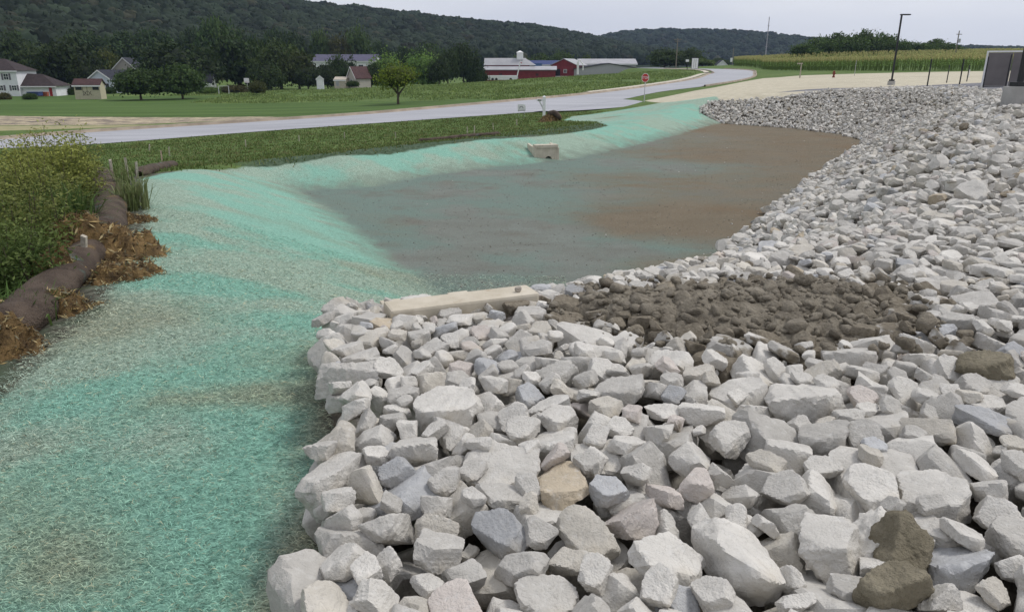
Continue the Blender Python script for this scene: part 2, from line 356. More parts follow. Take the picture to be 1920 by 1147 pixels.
# ------------------------------------------------------------------ ground material
def ground_material():
    m, nt, b = material('ground_cover')
    p = nt.pos()
    def zone(name, w, amp, nz):
        return nt.rng(nt.math('ADD', nt.attr(name), nt.math('MULTIPLY', nt.math('SUBTRACT', nz, 0.5), amp)), -w, w, 1.0, 0.0)
    n_big = nt.noise(p, 0.32, 4, 0.6); n_mid = nt.noise(p, 1.6, 5, 0.62); n_fine = nt.noise(p, 9, 6, 0.65)
    n_grain = nt.noise(p, 55, 4, 0.7); n_far = nt.noise(p, 0.05, 5, 0.6)
    st = nt.mapping(p, (28, 62, 45), (0, 0, R(12))); n_fib = nt.noise(st, 1.0, 5, 0.7, 0.6)
    st2 = nt.mapping(p, (0.6, 1.2, 1), (0, 0, R(-20))); n_streak = nt.noise(st2, 1.0, 5, 0.65, 0.4)
    # rough grass
    g = nt.mix(nt.rng(n_mid, 0.3, 0.7), (0.062, 0.105, 0.028), (0.120, 0.178, 0.052))
    g = nt.mix(nt.rng(n_far, 0.45, 0.7), g, (0.125, 0.175, 0.052))
    g = nt.mix(nt.rng(n_fine, 0.55, 0.8), g, (0.065, 0.11, 0.028))
    # mown lawn with mower stripes
    stripe = nt.noise(nt.mapping(p, (0.05, 0.55, 0.1), (0, 0, R(-6))), 1.0, 3, 0.5)
    lawn = nt.mix(nt.rng(stripe, 0.35, 0.65), (0.054, 0.098, 0.024), (0.092, 0.150, 0.040))
    c = nt.mix(zone('sd_lawn', 0.6, 2.0, n_mid), g, lawn)
    # washed straw and stone beyond the road
    straw = nt.mix(nt.rng(nt.noise(nt.mapping(p, (0.6, 1.8, 1)), 1.0, 6, 0.7), 0.42, 0.58), (0.13, 0.11, 0.10), (0.52, 0.44, 0.30))
    c = nt.mix(zone('sd_straw', 0.5, 2.5, n_mid), c, straw)
    tan = nt.mix(nt.rng(n_mid, 0.3, 0.7), (0.27, 0.255, 0.14), (0.38, 0.34, 0.20))
    c = nt.mix(zone('sd_tan', 0.3, 0.8, n_mid), c, tan)
    # sprayed dark soil by the filter sock
    dirt = nt.mix(nt.rng(n_fine, 0.35, 0.7), (0.055, 0.052, 0.040), (0.17, 0.17, 0.135))
    dirt = nt.mix(nt.rng(n_mid, 0.45, 0.7), dirt, (0.085, 0.115, 0.075))
    c = nt.mix(zone('sd_dirt', 0.25, 0.9, n_mid), c, dirt)
    sw = nt.mix(nt.rng(n_fine, 0.35, 0.7), (0.035, 0.06, 0.03), (0.11, 0.155, 0.10))
    c = nt.mix(zone('sd_swale', 0.5, 1.6, n_mid), c, sw)
    # pale crushed stone pad and asphalt strip
    pad = nt.mix(nt.rng(n_mid, 0.3, 0.75), (0.45, 0.41, 0.31), (0.58, 0.535, 0.42))
    pad = nt.mix(nt.rng(n_far, 0.5, 0.75), pad, (0.40, 0.36, 0.275))
    c = nt.mix(zone('sd_pad', 0.18, 0.5, n_mid), c, pad)
    drv = nt.mix(nt.rng(n_mid, 0.3, 0.7), (0.15, 0.15, 0.165), (0.22, 0.22, 0.235))
    c = nt.mix(zone('sd_drive', 0.15, 0.25, n_mid), c, drv)
    # hydroseed mulch: green dye over straw fibre over soil
    hy = nt.mix(nt.rng(n_fib, 0.36, 0.66), (0.145, 0.215, 0.165), (0.44, 0.56, 0.455))
    dye = nt.rng(nt.math('ADD', nt.attr('dye'), nt.math('MULTIPLY', nt.math('SUBTRACT', n_mid, 0.5), 1.3)), 0.15, 0.75)
    teal = nt.mix(nt.rng(n_fib, 0.34, 0.66), (0.125, 0.265, 0.215), (0.30, 0.575, 0.455))
    hy = nt.mix(nt.math('MULTIPLY', dye, 0.9), hy, teal)
    bare = nt.mix(nt.rng(n_fib, 0.36, 0.68), (0.12, 0.115, 0.08), (0.38, 0.37, 0.27))
    hy = nt.mix(nt.math('MULTIPLY', nt.rng(nt.math('ADD', nt.attr('bare'), nt.math('MULTIPLY', nt.math('SUBTRACT', n_mid, 0.5), 0.9)), 0.1, 1.1), 0.75), hy, bare)
    hy = nt.mix(nt.math('MULTIPLY', nt.rng(n_grain, 0.60, 0.75), 0.5), hy, (0.05, 0.075, 0.055))
    hy = nt.mix(nt.math('MULTIPLY', nt.rng(n_fine, 0.58, 0.72), 0.55), hy, (0.10, 0.135, 0.10))
    hy = nt.mix(nt.math('MULTIPLY', nt.rng(n_fine, 0.44, 0.30), 0.35), hy, (0.42, 0.55, 0.45))
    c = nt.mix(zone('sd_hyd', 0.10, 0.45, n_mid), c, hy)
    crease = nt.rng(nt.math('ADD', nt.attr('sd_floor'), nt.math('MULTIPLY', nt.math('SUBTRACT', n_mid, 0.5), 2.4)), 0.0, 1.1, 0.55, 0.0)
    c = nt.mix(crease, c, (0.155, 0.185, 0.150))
    # basin floor: damp sprayed silt, browner towards the stone
    fl = nt.mix(nt.rng(n_streak, 0.25, 0.75), (0.158, 0.164, 0.143), (0.195, 0.218, 0.195))
    fl = nt.mix(nt.math('MULTIPLY', nt.rng(n_big, 0.38, 0.56), 0.8), fl, (0.150, 0.222, 0.192))
    fl = nt.mix(nt.math('MULTIPLY', nt.rng(nt.noise(p, 0.55, 5, 0.6), 0.53, 0.68), 0.6), fl, (0.152, 0.138, 0.112))
    br = nt.mix(nt.rng(n_streak, 0.25, 0.8), (0.150, 0.120, 0.080), (0.192, 0.156, 0.108))
    br = nt.mix(nt.math('MULTIPLY', nt.rng(nt.noise(p, 0.22, 4, 0.6), 0.48, 0.66), 0.7), br, (0.168, 0.115, 0.066))
    fl = nt.mix(nt.rng(nt.math('ADD', nt.attr('brown'), nt.math('MULTIPLY', nt.math('SUBTRACT', nt.math('ADD', nt.math('MULTIPLY', n_big, 0.5), nt.math('MULTIPLY', n_streak, 0.5)), 0.5), 2.6)), 0.02, 1.25), fl, br)
    fl = nt.mix(nt.math('MULTIPLY', nt.rng(n_grain, 0.52, 0.68), 0.5), fl, (0.27, 0.275, 0.245))
    fl = nt.mix(nt.math('MULTIPLY', nt.rng(n_grain, 0.46, 0.32), 0.5), fl, (0.085, 0.085, 0.072))
    fl = nt.mix(nt.math('MULTIPLY', nt.rng(n_fine, 0.62, 0.76), 0.4), fl, (0.05, 0.048, 0.04))
    n_grit = nt.noise(p, 16, 6, 0.75)
    fl = nt.mix(nt.math('MULTIPLY', nt.rng(n_grit, 0.54, 0.68), 0.4), fl, (0.25, 0.245, 0.205))
    fl = nt.mix(nt.math('MULTIPLY', nt.rng(n_grit, 0.45, 0.33), 0.45), fl, (0.088, 0.08, 0.062))
    c = nt.mix(zone('sd_floor', 0.25, 1.0, n_mid), c, fl)
    # dirt between the stones
    rk = nt.mix(nt.rng(n_fine, 0.3, 0.7), (0.075, 0.066, 0.052), (0.17, 0.152, 0.122))
    c = nt.mix(zone('sd_rock', 0.08, 0.15, n_fine), c, rk)
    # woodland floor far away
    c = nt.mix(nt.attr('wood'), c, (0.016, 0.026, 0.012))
    nt._in(b, 'Base Color', c)
    b.inputs['Roughness'].default_value = 0.95; b.inputs['Specular IOR Level'].default_value = 0.12
    h = nt.math('ADD', nt.math('MULTIPLY', n_fib, 0.5), nt.math('ADD', nt.math('MULTIPLY', n_fine, 0.6), nt.math('MULTIPLY', n_grain, 0.3)))
    nt._in(b, 'Normal', nt.bump(h, 0.75, 0.045))
    return m
M_GROUND = ground_material()

def axis(lo, hi, step, far_lo, far_hi, grow, mid=None):
    a = list(np.arange(lo, hi + 1e-6, step))
    s, v = step, a[-1]
    while v < far_hi:
        cap = mid(v) if mid else 1e9
        s = min(s * grow, cap); v += s; a.append(v)
    s, v = step, a[0]; pre = []
    while v > far_lo:
        s = s * grow; v -= s; pre.append(v)
    return np.array(pre[::-1] + a)
GX = axis(-13, 28, 0.2, -2600, 2600, 1.075)
GY = axis(-4, 62, 0.2, -400, 3200, 1.05, lambda v: 1.1 if v < 150 else 3 if v < 260 else 1e9)
def terrain():
    X, Y = np.meshgrid(GX, GY); x, y = X.ravel(), Y.ravel()
    z = ground_z(x, y)
    nx, ny = len(GX), len(GY)
    Z = z.reshape(ny, nx)
    dzy, dzx = np.gradient(Z, GY, GX)
    N = np.stack([-dzx.ravel(), -dzy.ravel(), np.ones(nx * ny)], 1); N /= np.linalg.norm(N, axis=1)[:, None]
    sd = {k: sdf(P, x, y) for k, P in (('sd_floor', P_FLOOR), ('sd_hyd', P_HYD), ('sd_rock', P_ROCK), ('sd_pad', P_PAD), ('sd_drive', P_DRIVE), ('sd_lawn', P_LAWN), ('sd_straw', P_STRAW), ('sd_tan', P_TANPAD), ('sd_dirt', P_DIRT), ('sd_swale', P_DARKSWALE))}
    # the stone run-off leaves brown silt along the toe of the riprap, wider at the far end
    dr = np.maximum(sd['sd_rock'], 0)
    brown = sstep(11.0, 0.0, dr / (0.55 + y / 60)) * 1.0 + 0.5 * sstep(26, 46, y) * sstep(2, 9, x)
    brown *= sstep(0.8, 3.0, x)
    for (u_, v_, ru, rv, q_) in ((1200, 420, 3.0, 2.2, .8), (1120, 330, 2.4, 2.0, .35), (800, 425, 1.6, 1.6, .35), (1330, 290, 5, 4, .4)):
        c_ = pz(u_, v_, -2); brown = brown + q_ * np.exp(-((x - c_[0]) / ru) ** 2 - ((y - c_[1]) / rv) ** 2)
    for (u_, v_, ru, rv, q_) in ((1250, 460, 1.9, 1.3, .9), (1050, 440, 2.5, 1.6, .4), (1280, 310, 3.5, 2.0, .5)):
        c_ = pz(u_, v_, -2); brown = brown - q_ * np.exp(-((x - c_[0]) / ru) ** 2 - ((y - c_[1]) / rv) ** 2)
    r = np.hypot(x, y)
    sd['dye'], sd['bare'] = dye_fields(x, y)
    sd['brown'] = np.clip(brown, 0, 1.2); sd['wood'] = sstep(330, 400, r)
    i = np.arange(nx * ny).reshape(ny, nx)
    F = np.stack([i[:-1, :-1], i[:-1, 1:], i[1:, 1:], i[1:, :-1]], -1).reshape(-1, 4)
    fm = lambda a: a[F].mean(1)
    hillf = fm(r) > 330
    zone = np.zeros(len(F), int)
    zone[fm(sd['sd_pad']) < 0] = 4
    zone[fm(sd['sd_lawn']) < 0] = 5
    zone[fm(sd['sd_hyd']) < 0] = 1
    zone[fm(sd['sd_floor']) < 0] = 2
    zone[fm(sd['sd_rock']) < -0.1] = 3
    zone[hillf] = 6
    V = np.stack([x, y, z], 1)
    for k, name in enumerate(['grass_ground', 'hydroseeded_bank', 'basin_floor', 'stone_bed', 'gravel_pad', 'lawn', 'hills']):
        f = F[zone == k]
        if not len(f): continue
        used, inv = np.unique(f, return_inverse=True)
        me = mesh_np(name, V[used], inv.reshape(-1, 4), attrs={a: q[used] for a, q in sd.items()}, smooth=True)
        me.normals_split_custom_set_from_vertices(N[used].tolist())
        tag(link(name, me, M_GROUND), kind='structure')
terrain()

# ------------------------------------------------------------------ road
def asphalt():
    m, nt, b = material('road_asphalt')
    p = nt.pos()
    lane = nt.noise(nt.mapping(p, (0.12, 0.9, 1), (0, 0, R(-38))), 1.0, 4, 0.6)
    c = nt.mix(nt.rng(lane, 0.3, 0.7), (0.30, 0.305, 0.33), (0.40, 0.405, 0.43))
    c = nt.mix(nt.math('MULTIPLY', nt.rng(nt.noise(p, 30, 4, 0.7), 0.45, 0.7), 0.35), c, (0.13, 0.13, 0.14))
    nt._in(b, 'Base Color', c); b.inputs['Roughness'].default_value = 0.62; b.inputs['Specular IOR Level'].default_value = 0.5
    nt._in(b, 'Normal', nt.bump(nt.noise(p, 60, 3, 0.7), 0.15, 0.01))
    return m
M_ROAD = asphalt()
M_CONC = simple('concrete', (0.50, 0.46, 0.385), 0.9, 0.12, 2.5, 0.25, 30)
M_KERB = simple('kerb_concrete', (0.36, 0.30, 0.235), 0.9, 0.16, 0.8, 0.2, 14)
def strip(A, B, lift, n):
    t = np.linspace(0, 1, n)[:, None, None]
    W = A[None] * (1 - t) + B[None] * t; W = W + np.array((0, 0, 1)) * lift
    W[:, :, 2] += 0.05 * np.sin(np.linspace(0, math.pi, n))[:, None]
    k = len(A); i = np.arange(n * k).reshape(n, k)
    return W.reshape(-1, 3), np.stack([i[:-1, :-1], i[:-1, 1:], i[1:, 1:], i[1:, :-1]], -1).reshape(-1, 4)
V, F = strip(ROAD_N, ROAD_F, 0.0, 9)
tag(link('road', mesh_np('road', V, F[:, ::-1], smooth=True), M_ROAD), kind='structure')
def kerb_mesh(line, side, lo, hi):
    """upright kerb with a flat gutter pan, swept along an edge of the road"""
    L = line[lo:hi]; T = np.gradient(L, axis=0); T /= np.linalg.norm(T[:, :2], axis=1)[:, None]
    Nn = np.stack([-T[:, 1], T[:, 0], np.zeros(len(T))], 1) * side
    prof = [(-0.45, 0.012), (0.0, 0.02), (0.03, 0.17), (0.05, 0.19), (0.22, 0.19), (0.24, 0.17), (0.24, -0.25)]
    V = np.concatenate([L + Nn * a + np.array((0, 0, h)) for a, h in prof])
    k = len(L); i = np.arange(len(prof) * k).reshape(len(prof), k)
    return V, np.stack([i[:-1, :-1], i[:-1, 1:], i[1:, 1:], i[1:, :-1]], -1).reshape(-1, 4)
V, F = kerb_mesh(ROAD_F, 1, 0, 106)
tag(link('kerb', mesh_np('kerb', V, F[:, ::-1]), M_KERB), kind='structure')
V, F = kerb_mesh(ROAD_N, -1, 74, 104)
tag(link('kerb', mesh_np('kerb', V, F), M_KERB), kind='structure')
M_WALK = simple('sidewalk_concrete', (0.55, 0.50, 0.41), 0.9, 0.1, 0.7, 0.1, 12)
T = np.gradient(ROAD_F, axis=0); T /= np.linalg.norm(T[:, :2], axis=1)[:, None]
NF = np.stack([-T[:, 1], T[:, 0], np.zeros(len(T))], 1)
V, F = strip(ROAD_F[56:106] + NF[56:106] * 1.0, ROAD_F[56:106] + NF[56:106] * 2.2, 0.07, 3)
tag(link('sidewalk', mesh_np('sidewalk', V, F[:, ::-1]), M_WALK), kind='structure')
# asphalt apron of the site entrance
ap = [(3.0, 62.6), (5.6, 63.4), (8.6, 65.6), (11.6, 68.6), (12.6, 71.4), (12.2, 74.0), (11.0, 75.0)]
xs = np.array(ap)
i0 = np.argmin(np.hypot(ROAD_N[:, 0] - 2.4, ROAD_N[:, 1] - 62)); i1 = np.argmin(np.hypot(ROAD_N[:, 0] - 11, ROAD_N[:, 1] - 75))
A = np.array([ROAD_N[int(round(t))] for t in np.linspace(i0, i1, 14)])
Bp = catmull([(*q, 0) for q in ap], 14); Bp[:, 2] = A[:, 2] * 0.6 + ground_z(Bp[:, 0], Bp[:, 1]) * 0.4 + 0.12
V, F = strip(A, Bp, -0.006, 5)
tag(link('driveway', mesh_np('driveway', V, F, smooth=True), M_ROAD), kind='structure')

# ------------------------------------------------------------------ riprap
_ico = {}
def ico(level):
    if level not in _ico:
        bm = bmesh.new(); bmesh.ops.create_icosphere(bm, subdivisions=level, radius=1.0)
        bm.verts.ensure_lookup_table()
        D = np.array([v.co[:] for v in bm.verts]); D /= np.linalg.norm(D, axis=1)[:, None]
        _ico[level] = (D, np.array([[v.index for v in f.verts] for f in bm.faces], np.int32)); bm.free()
    return _ico[level]

class Shape:
    """broken quarry stone: a box of uneven sides with its corners and edges knocked off"""
    def __init__(s, rs, flat=None):
        b = rs.uniform(0.55, 0.95); c = rs.uniform(0.32, 0.60) * (b + 0.25) if flat is None else flat
        dim = np.array((1.0, b, c)); N, Hh = [], []
        for k in range(3):
            for sg in (-1, 1):
                n = np.zeros(3); n[k] = sg; n += rs.normal(0, 0.20, 3); n /= np.linalg.norm(n)
                N.append(n); Hh.append((np.abs(n) * dim).max() * rs.uniform(0.84, 1.04))
        for _ in range(rs.randint(4, 8)):
            n = rs.normal(0, 1, 3); n /= np.linalg.norm(n)
            N.append(n); Hh.append((np.abs(n) * dim).sum() * rs.uniform(0.60, 0.80))
        for _ in range(rs.randint(5, 10)):           # chipped corners
            n = rs.choice([-1, 1], 3) * rs.uniform(0.35, 1.0, 3); n /= np.linalg.norm(n)
            N.append(n); Hh.append((np.abs(n) * dim).sum() * rs.uniform(0.66, 0.80))
        s.N, s.H, s.dim = np.array(N), np.array(Hh), dim
        s.p = rs.uniform(55, 150)
        s.k = rs.normal(0, 1, (14, 3)) * np.repeat([2.2, 5.0, 11.0, 24.0], [4, 4, 3, 3])[:, None]
        s.ph = rs.uniform(0, 6.28, 14); s.am = np.repeat([0.022, 0.014, 0.010, 0.006], [4, 4, 3, 3])
        s.cache = {}
    def unit(s, level):
        if level in s.cache: return s.cache[level]
        D, F = ico(level)
        q = np.maximum(D @ s.N.T, 0) / s.H
        W = D * ((q ** s.p).sum(1) ** (-1 / s.p))[:, None]
        sn = np.sin(W @ s.k.T + s.ph); sn[:, 6:] = 1 - 2 * np.abs(sn[:, 6:]); dn = (sn * s.am).sum(1)
        if level < 4: dn *= 0.8
        W = W * (1 + dn)[:, None]
        if level < 5: s.cache[level] = W
        return W
_pool = []
class Rock:
    def __init__(s, rs, size, flat=None, p=None, rough=1.0):
        s.size = size
        if flat is None and p is None:
            if not _pool: _pool.extend(Shape(np.random.RandomState(900 + k)) for k in range(420))
            s.shape = _pool[rs.randint(len(_pool))]
        else:
            s.shape = Shape(rs, flat); s.shape.p = p or s.shape.p; s.shape.am = s.shape.am * rough
        s.dim, s.p = s.shape.dim, s.shape.p
        tilt = rs.normal(0, 0.33, 2) if rs.rand() > 0.10 else rs.normal(0, 0.8, 2)
        s.R = np.array((Matrix.Rotation(tilt[0], 3, 'X') @ Matrix.Rotation(tilt[1], 3, 'Y') @ Matrix.Rotation(rs.uniform(0, 6.28), 3, 'Z')))
        s.pos = np.zeros(3)
    def verts(s, level):
        return (s.shape.unit(level) * (s.size * 0.5)) @ s.R.T

def drop_rocks():
    rs = np.random.RandomState(7)
    cs = 0.045
    x0, y0 = -2.0, -1.6
    nx, ny = int(30.5 / cs), int(59.5 / cs)
    gx = x0 + (np.arange(nx) + 0.5) * cs; gy = y0 + (np.arange(ny) + 0.5) * cs
    # coarse ground then spread to cells
    cx = np.arange(x0, x0 + 31, 0.25); cy = np.arange(y0, y0 + 60, 0.25)
    CXg, CYg = np.meshgrid(cx, cy); Zc = ground_z(CXg, CYg); Sc = sdf(P_ROCK, CXg.ravel(), CYg.ravel()).reshape(CXg.shape)
    fx = (gx - x0) / 0.25; fy = (gy - y0) / 0.25
    ix = np.clip(fx.astype(int), 0, len(cx) - 2); iy = np.clip(fy.astype(int), 0, len(cy) - 2); tx = (fx - ix)[None]; ty = (fy - iy)[:, None]
    def up(A): return (A[iy][:, ix] * (1 - tx) + A[iy][:, ix + 1] * tx) * (1 - ty) + (A[iy + 1][:, ix] * (1 - tx) + A[iy + 1][:, ix + 1] * tx) * ty
    H = up(Zc).astype(np.float64); B0 = H.copy(); S = up(Sc)
    thick = 0.30 * sstep(0.0, -0.35, S)
    rocks = []
    def place(rk, level, cands, sink):
        Wv = rk.verts(level); dx = Wv[:, 0]; dy = Wv[:, 1]; dz = Wv[:, 2]
        best = None
        for (px, py) in cands:
            ii = ((px + dx - x0) / cs).astype(int); jj = ((py + dy - y0) / cs).astype(int)
            if ii.min() < 0 or jj.min() < 0 or ii.max() >= nx or jj.max() >= ny: continue
            low = dz < 0
            need = H[jj[low], ii[low]] - dz[low]
            z = np.partition(need, int(len(need) * 0.86))[int(len(need) * 0.86)] - sink * rk.size
            ref = z - B0[int((py - y0) / cs), int((px - x0) / cs)]
            if best is None or ref < best[0]: best = (ref, px, py, z, ii, jj)
        if best is None: return
        ref, px, py, z, ii, jj = best
        if ref + dz.max() > (0.50 if best[2] < 9 else 0.46): return
        hi = dz > 0
        np.maximum.at(H, (jj[hi], ii[hi]), dz[hi] + z)
        rk.pos = np.array((px, py, z)); rocks.append(rk)
    def in_rock(px, py):
        j = ((py - y0) / cs).astype(int); i = ((px - x0) / cs).astype(int)
        ok = (i >= 0) & (j >= 0) & (i < nx) & (j < ny)
        s_ = np.full(len(px), 9.0); s_[ok] = S[j[ok], i[ok]]; return s_
    # candidate sites on a jittered grid, denser stones first, in three passes
    def sites(step, ymin, ymax, inset):
        gx_ = np.arange(-1.9, 28, step); gy_ = np.arange(ymin, ymax, step)
        Xs, Ys = np.meshgrid(gx_, gy_); Xs = Xs + (np.arange(Xs.shape[0]) % 2)[:, None] * step / 2
        Xs = Xs.ravel() + rs.uniform(-.42, .42, Xs.size) * step; Ys = Ys.ravel() + rs.uniform(-.42, .42, Ys.size) * step
        k = in_rock(Xs, Ys) < -inset
        k &= (Xs < 0.80 * np.maximum(Ys, 0.6) + 1.6)
        return np.stack([Xs[k], Ys[k]], 1)
    def sz(med, sig, lo, hi): return float(np.clip(med * math.exp(rs.normal(0, sig)), lo, hi))
    # the stones by the camera
    NEARY = 8.6
    for step, med, lo, hi, sink, inset, nc in ((0.24, 0.27, 0.16, 0.40, 0.14, 0.05, 2), (0.25, 0.315, 0.19, 0.47, 0.10, 0.10, 6), (0.21, 0.255, 0.14, 0.42, 0.09, 0.10, 7), (0.19, 0.21, 0.11, 0.32, 0.08, 0.08, 9), (0.19, 0.14, 0.07, 0.20, 0.10, 0.05, 8)):
        S_ = sites(step, -1.1, NEARY, inset); rs.shuffle(S_)
        for px, py in S_:
            rk = Rock(rs, sz(med, 0.24, lo, hi))
            c = [(px, py)] + [(px + rs.normal(0, step * 0.5), py + rs.normal(0, step * 0.5)) for _ in range(nc)]
            c = [q for q in c if in_rock(np.array([q[0]]), np.array([q[1]]))[0] < -inset] or [(px, py)]
            place(rk, 3, c, sink)
    # the long bank
    for step, med, lo, hi, sink, inset, nc in ((0.28, 0.28, 0.16, 0.42, 0.16, 0.02, 1), (0.24, 0.25, 0.12, 0.46, 0.08, 0.06, 3), (0.22, 0.16, 0.08, 0.32, 0.06, 0.05, 3)):
        S_ = sites(step, NEARY, 57, inset); rs.shuffle(S_)
        for px, py in S_:
            rk = Rock(rs, sz(med, 0.30, lo, hi) * float(np.interp(py, [9, 14, 32], [1.05, 1.0, 0.86])))
            c = [(px, py)] + [(px + rs.normal(0, step * 0.45), py + rs.normal(0, step * 0.45)) for _ in range(nc)]
            place(rk, 2, c, sink)
    # leave out stones that ended up buried by the ones above
    kept = []
    for rk in rocks:
        Wv = rk.verts(2 if rk.pos[1] > NEARY else 3) + rk.pos; Wv = Wv[Wv[:, 2] > rk.pos[2]]
        ii = np.clip(((Wv[:, 0] - x0) / cs).astype(int), 0, nx - 1); jj = np.clip(((Wv[:, 1] - y0) / cs).astype(int), 0, ny - 1)
        if (Wv[:, 2] > H[jj, ii] - 0.03).mean() > (0.04 if rk.pos[1] < NEARY else 0.28): kept.append(rk)
    return kept, (H, B0, x0, y0, cs, nx, ny), rs
ROCKS, HM, RS = drop_rocks()
def top_z(x, y):
    H, B0, x0, y0, cs, nx, ny = HM
    i = np.clip(((np.asarray(x) - x0) / cs).astype(int), 0, nx - 1); j = np.clip(((np.asarray(y) - y0) / cs).astype(int), 0, ny - 1)
    return H[j, i]

P_MUD = poly(ptz([(1060, 575), (1110, 548), (1210, 536), (1310, 527), (1440, 528), (1570, 538), (1660, 556), (1700, 600), (1690, 650), (1600, 668), (1500, 676), (1390, 650), (1290, 640), (1180, 622), (1120, 600)], -0.10))
# colour of each stone: dusty limestone, some blue-grey, some tan or rusty, muddy ones round the mud
def stone_colour(rk, rs):
    t = rs.rand()
    if t < 0.80: c = np.array((0.635, 0.610, 0.562)) * rs.uniform(0.72, 1.08); name = 'pale grey' if c[0] > 0.58 else 'mid grey'
    elif t < 0.84: c = np.array((0.47, 0.475, 0.48)) * rs.uniform(0.72, 1.12); name = 'blue-grey'
    elif t < 0.96: c = np.array((0.57, 0.535, 0.47)) * rs.uniform(0.85, 1.1); name = 'cream-tan'
    elif t < 0.992: c = np.array((0.58, 0.525, 0.48)) * rs.uniform(0.85, 1.1); name = 'pinkish'
    else: c = np.array((0.48, 0.41, 0.31)) * rs.uniform(0.8, 1.1); name = 'rusty tan'
    return c, name
sdm = sdf(P_MUD, np.array([r.pos[0] for r in ROCKS]), np.array([r.pos[1] for r in ROCKS]))
_kp = ~((sdm < -0.10) & (RS.rand(len(sdm)) < 0.8) & (np.array([r.pos[2] for r in ROCKS]) > -0.45))
ROCKS = [r for r, k in zip(ROCKS, _kp) if k]; sdm = sdm[_kp]
for rk, dm in zip(ROCKS, sdm):
    rk.col, rk.tone = stone_colour(rk, RS)
    x, y, z = rk.pos
    mud = 0.0
    if dm < 0.05: mud = RS.uniform(0.45, 1.0)
    elif dm < 0.4 and RS.rand() < 0.4: mud = RS.uniform(0.2, 0.8)
    elif dm < 1.0 and RS.rand() < 0.05: mud = RS.uniform(0.3, 0.8)
    elif RS.rand() < 0.006: mud = RS.uniform(0.3, 0.7)
    # a run of muddy stones down the right-hand bank below the lamp base
    if y > 9:
        q = abs((x - 13.6) * 0.50 - (y - 23.0) * 0.86 + 0.9 * math.sin(x)) 
        if 9.5 < x < 19 and q < 1.7 and RS.rand() < 0.75 * (1 - q / 1.9): mud = RS.uniform(0.15, 0.5)
    rk.mud = mud
    if mud > 0.45: rk.tone = 'muddy brown'

# which stones show largest: a coarse point z-buffer from the standing place
def pick_largest(n):
    cand = [i for i, r in enumerate(ROCKS) if r.pos[1] < 15 and r.pos[1] > 1.2]
    W, Hh = 320, 191; k = W / 1920
    P_, I_ = [], []
    for i in cand:
        Vv = ROCKS[i].verts(4 if ROCKS[i].pos[1] < 6 else 3) + ROCKS[i].pos
        P_.append(Vv); I_.append(np.full(len(Vv), i))
    Pm, I = np.concatenate(P_), np.concatenate(I_)
    u, v, d = project(Pm)
    iu, iv = (u * k).astype(int), (v * k).astype(int)
    ok = (iu >= 0) & (iv >= 0) & (iu < W) & (iv < Hh)
    cell = iv[ok] * W + iu[ok]; dd = d[ok]; ii = I[ok]
    o = np.lexsort((dd, cell)); cell, ii = cell[o], ii[o]
    first = np.r_[True, cell[1:] != cell[:-1]]
    ids, cnt = np.unique(ii[first], return_counts=True)
    o = np.argsort(-cnt); return [int(q) for q in ids[o][:n]], dict(zip(ids.tolist(), cnt.tolist()))

def rock_material():
    m, nt, b = material('quarry_limestone')
    o = nt.obj(); a = nt.n.new('ShaderNodeAttribute'); a.attribute_name = 'Col'
    n1 = nt.noise(o, 5, 5, 0.6); n2 = nt.noise(o, 26, 6, 0.7); n3 = nt.noise(o, 110, 3, 0.7)
    c = nt.scale(a.outputs['Color'], nt.rng(n1, 0.25, 0.75, 0.86, 1.10))
    c = nt.mix(nt.math('MULTIPLY', nt.rng(n2, 0.52, 0.72), 0.35), c, nt.scale(c, 0.68))
    crk = nt.noise(nt.mapping(o, (1, 1, 1.6)), 4.5, 4, 0.6, 1.2)
    c = nt.mix(nt.math('MULTIPLY', nt.rng(nt.math('ABSOLUTE', nt.math('SUBTRACT', crk, 0.5)), 0.0, 0.012, 1.0, 0.0), 0.30), c, (0.30, 0.28, 0.25))
    c = nt.mix(nt.math('MULTIPLY', nt.rng(n3, 0.60, 0.78), 0.35), c, (0.24, 0.23, 0.22))
    c = nt.mix(nt.math('MULTIPLY', nt.rng(n2, 0.48, 0.30), 0.40), c, (0.70, 0.69, 0.665))
    # yellow iron film on some faces
    c = nt.mix(nt.math('MULTIPLY', nt.rng(nt.noise(o, 3.1, 3, 0.5), 0.56, 0.74), 0.34), c, (0.50, 0.42, 0.29))
    # wet clay smeared on the stone
    md = nt.math('SUBTRACT', 1.0, a.outputs['Alpha'])
    cl = nt.mix(nt.rng(n2, 0.3, 0.7), (0.145, 0.124, 0.092), (0.26, 0.228, 0.178))
    c = nt.mix(nt.rng(nt.math('ADD', nt.math('MULTIPLY', md, 1.25), nt.math('MULTIPLY', nt.math('SUBTRACT', nt.noise(o, 6, 4, 0.6), 0.5), 1.3)), 0.42, 0.62), c, cl)
    nt._in(b, 'Base Color', c); b.inputs['Roughness'].default_value = 0.93; b.inputs['Specular IOR Level'].default_value = 0.15
    h = nt.math('ADD', nt.math('MULTIPLY', n2, 0.55), nt.math('MULTIPLY', n3, 0.22))
    nt._in(b, 'Normal', nt.bump(h, 0.75, 0.035))
    return m
M_ROCK = rock_material()

BIG, BIGCNT = pick_largest(300)
_big = set(BIG)
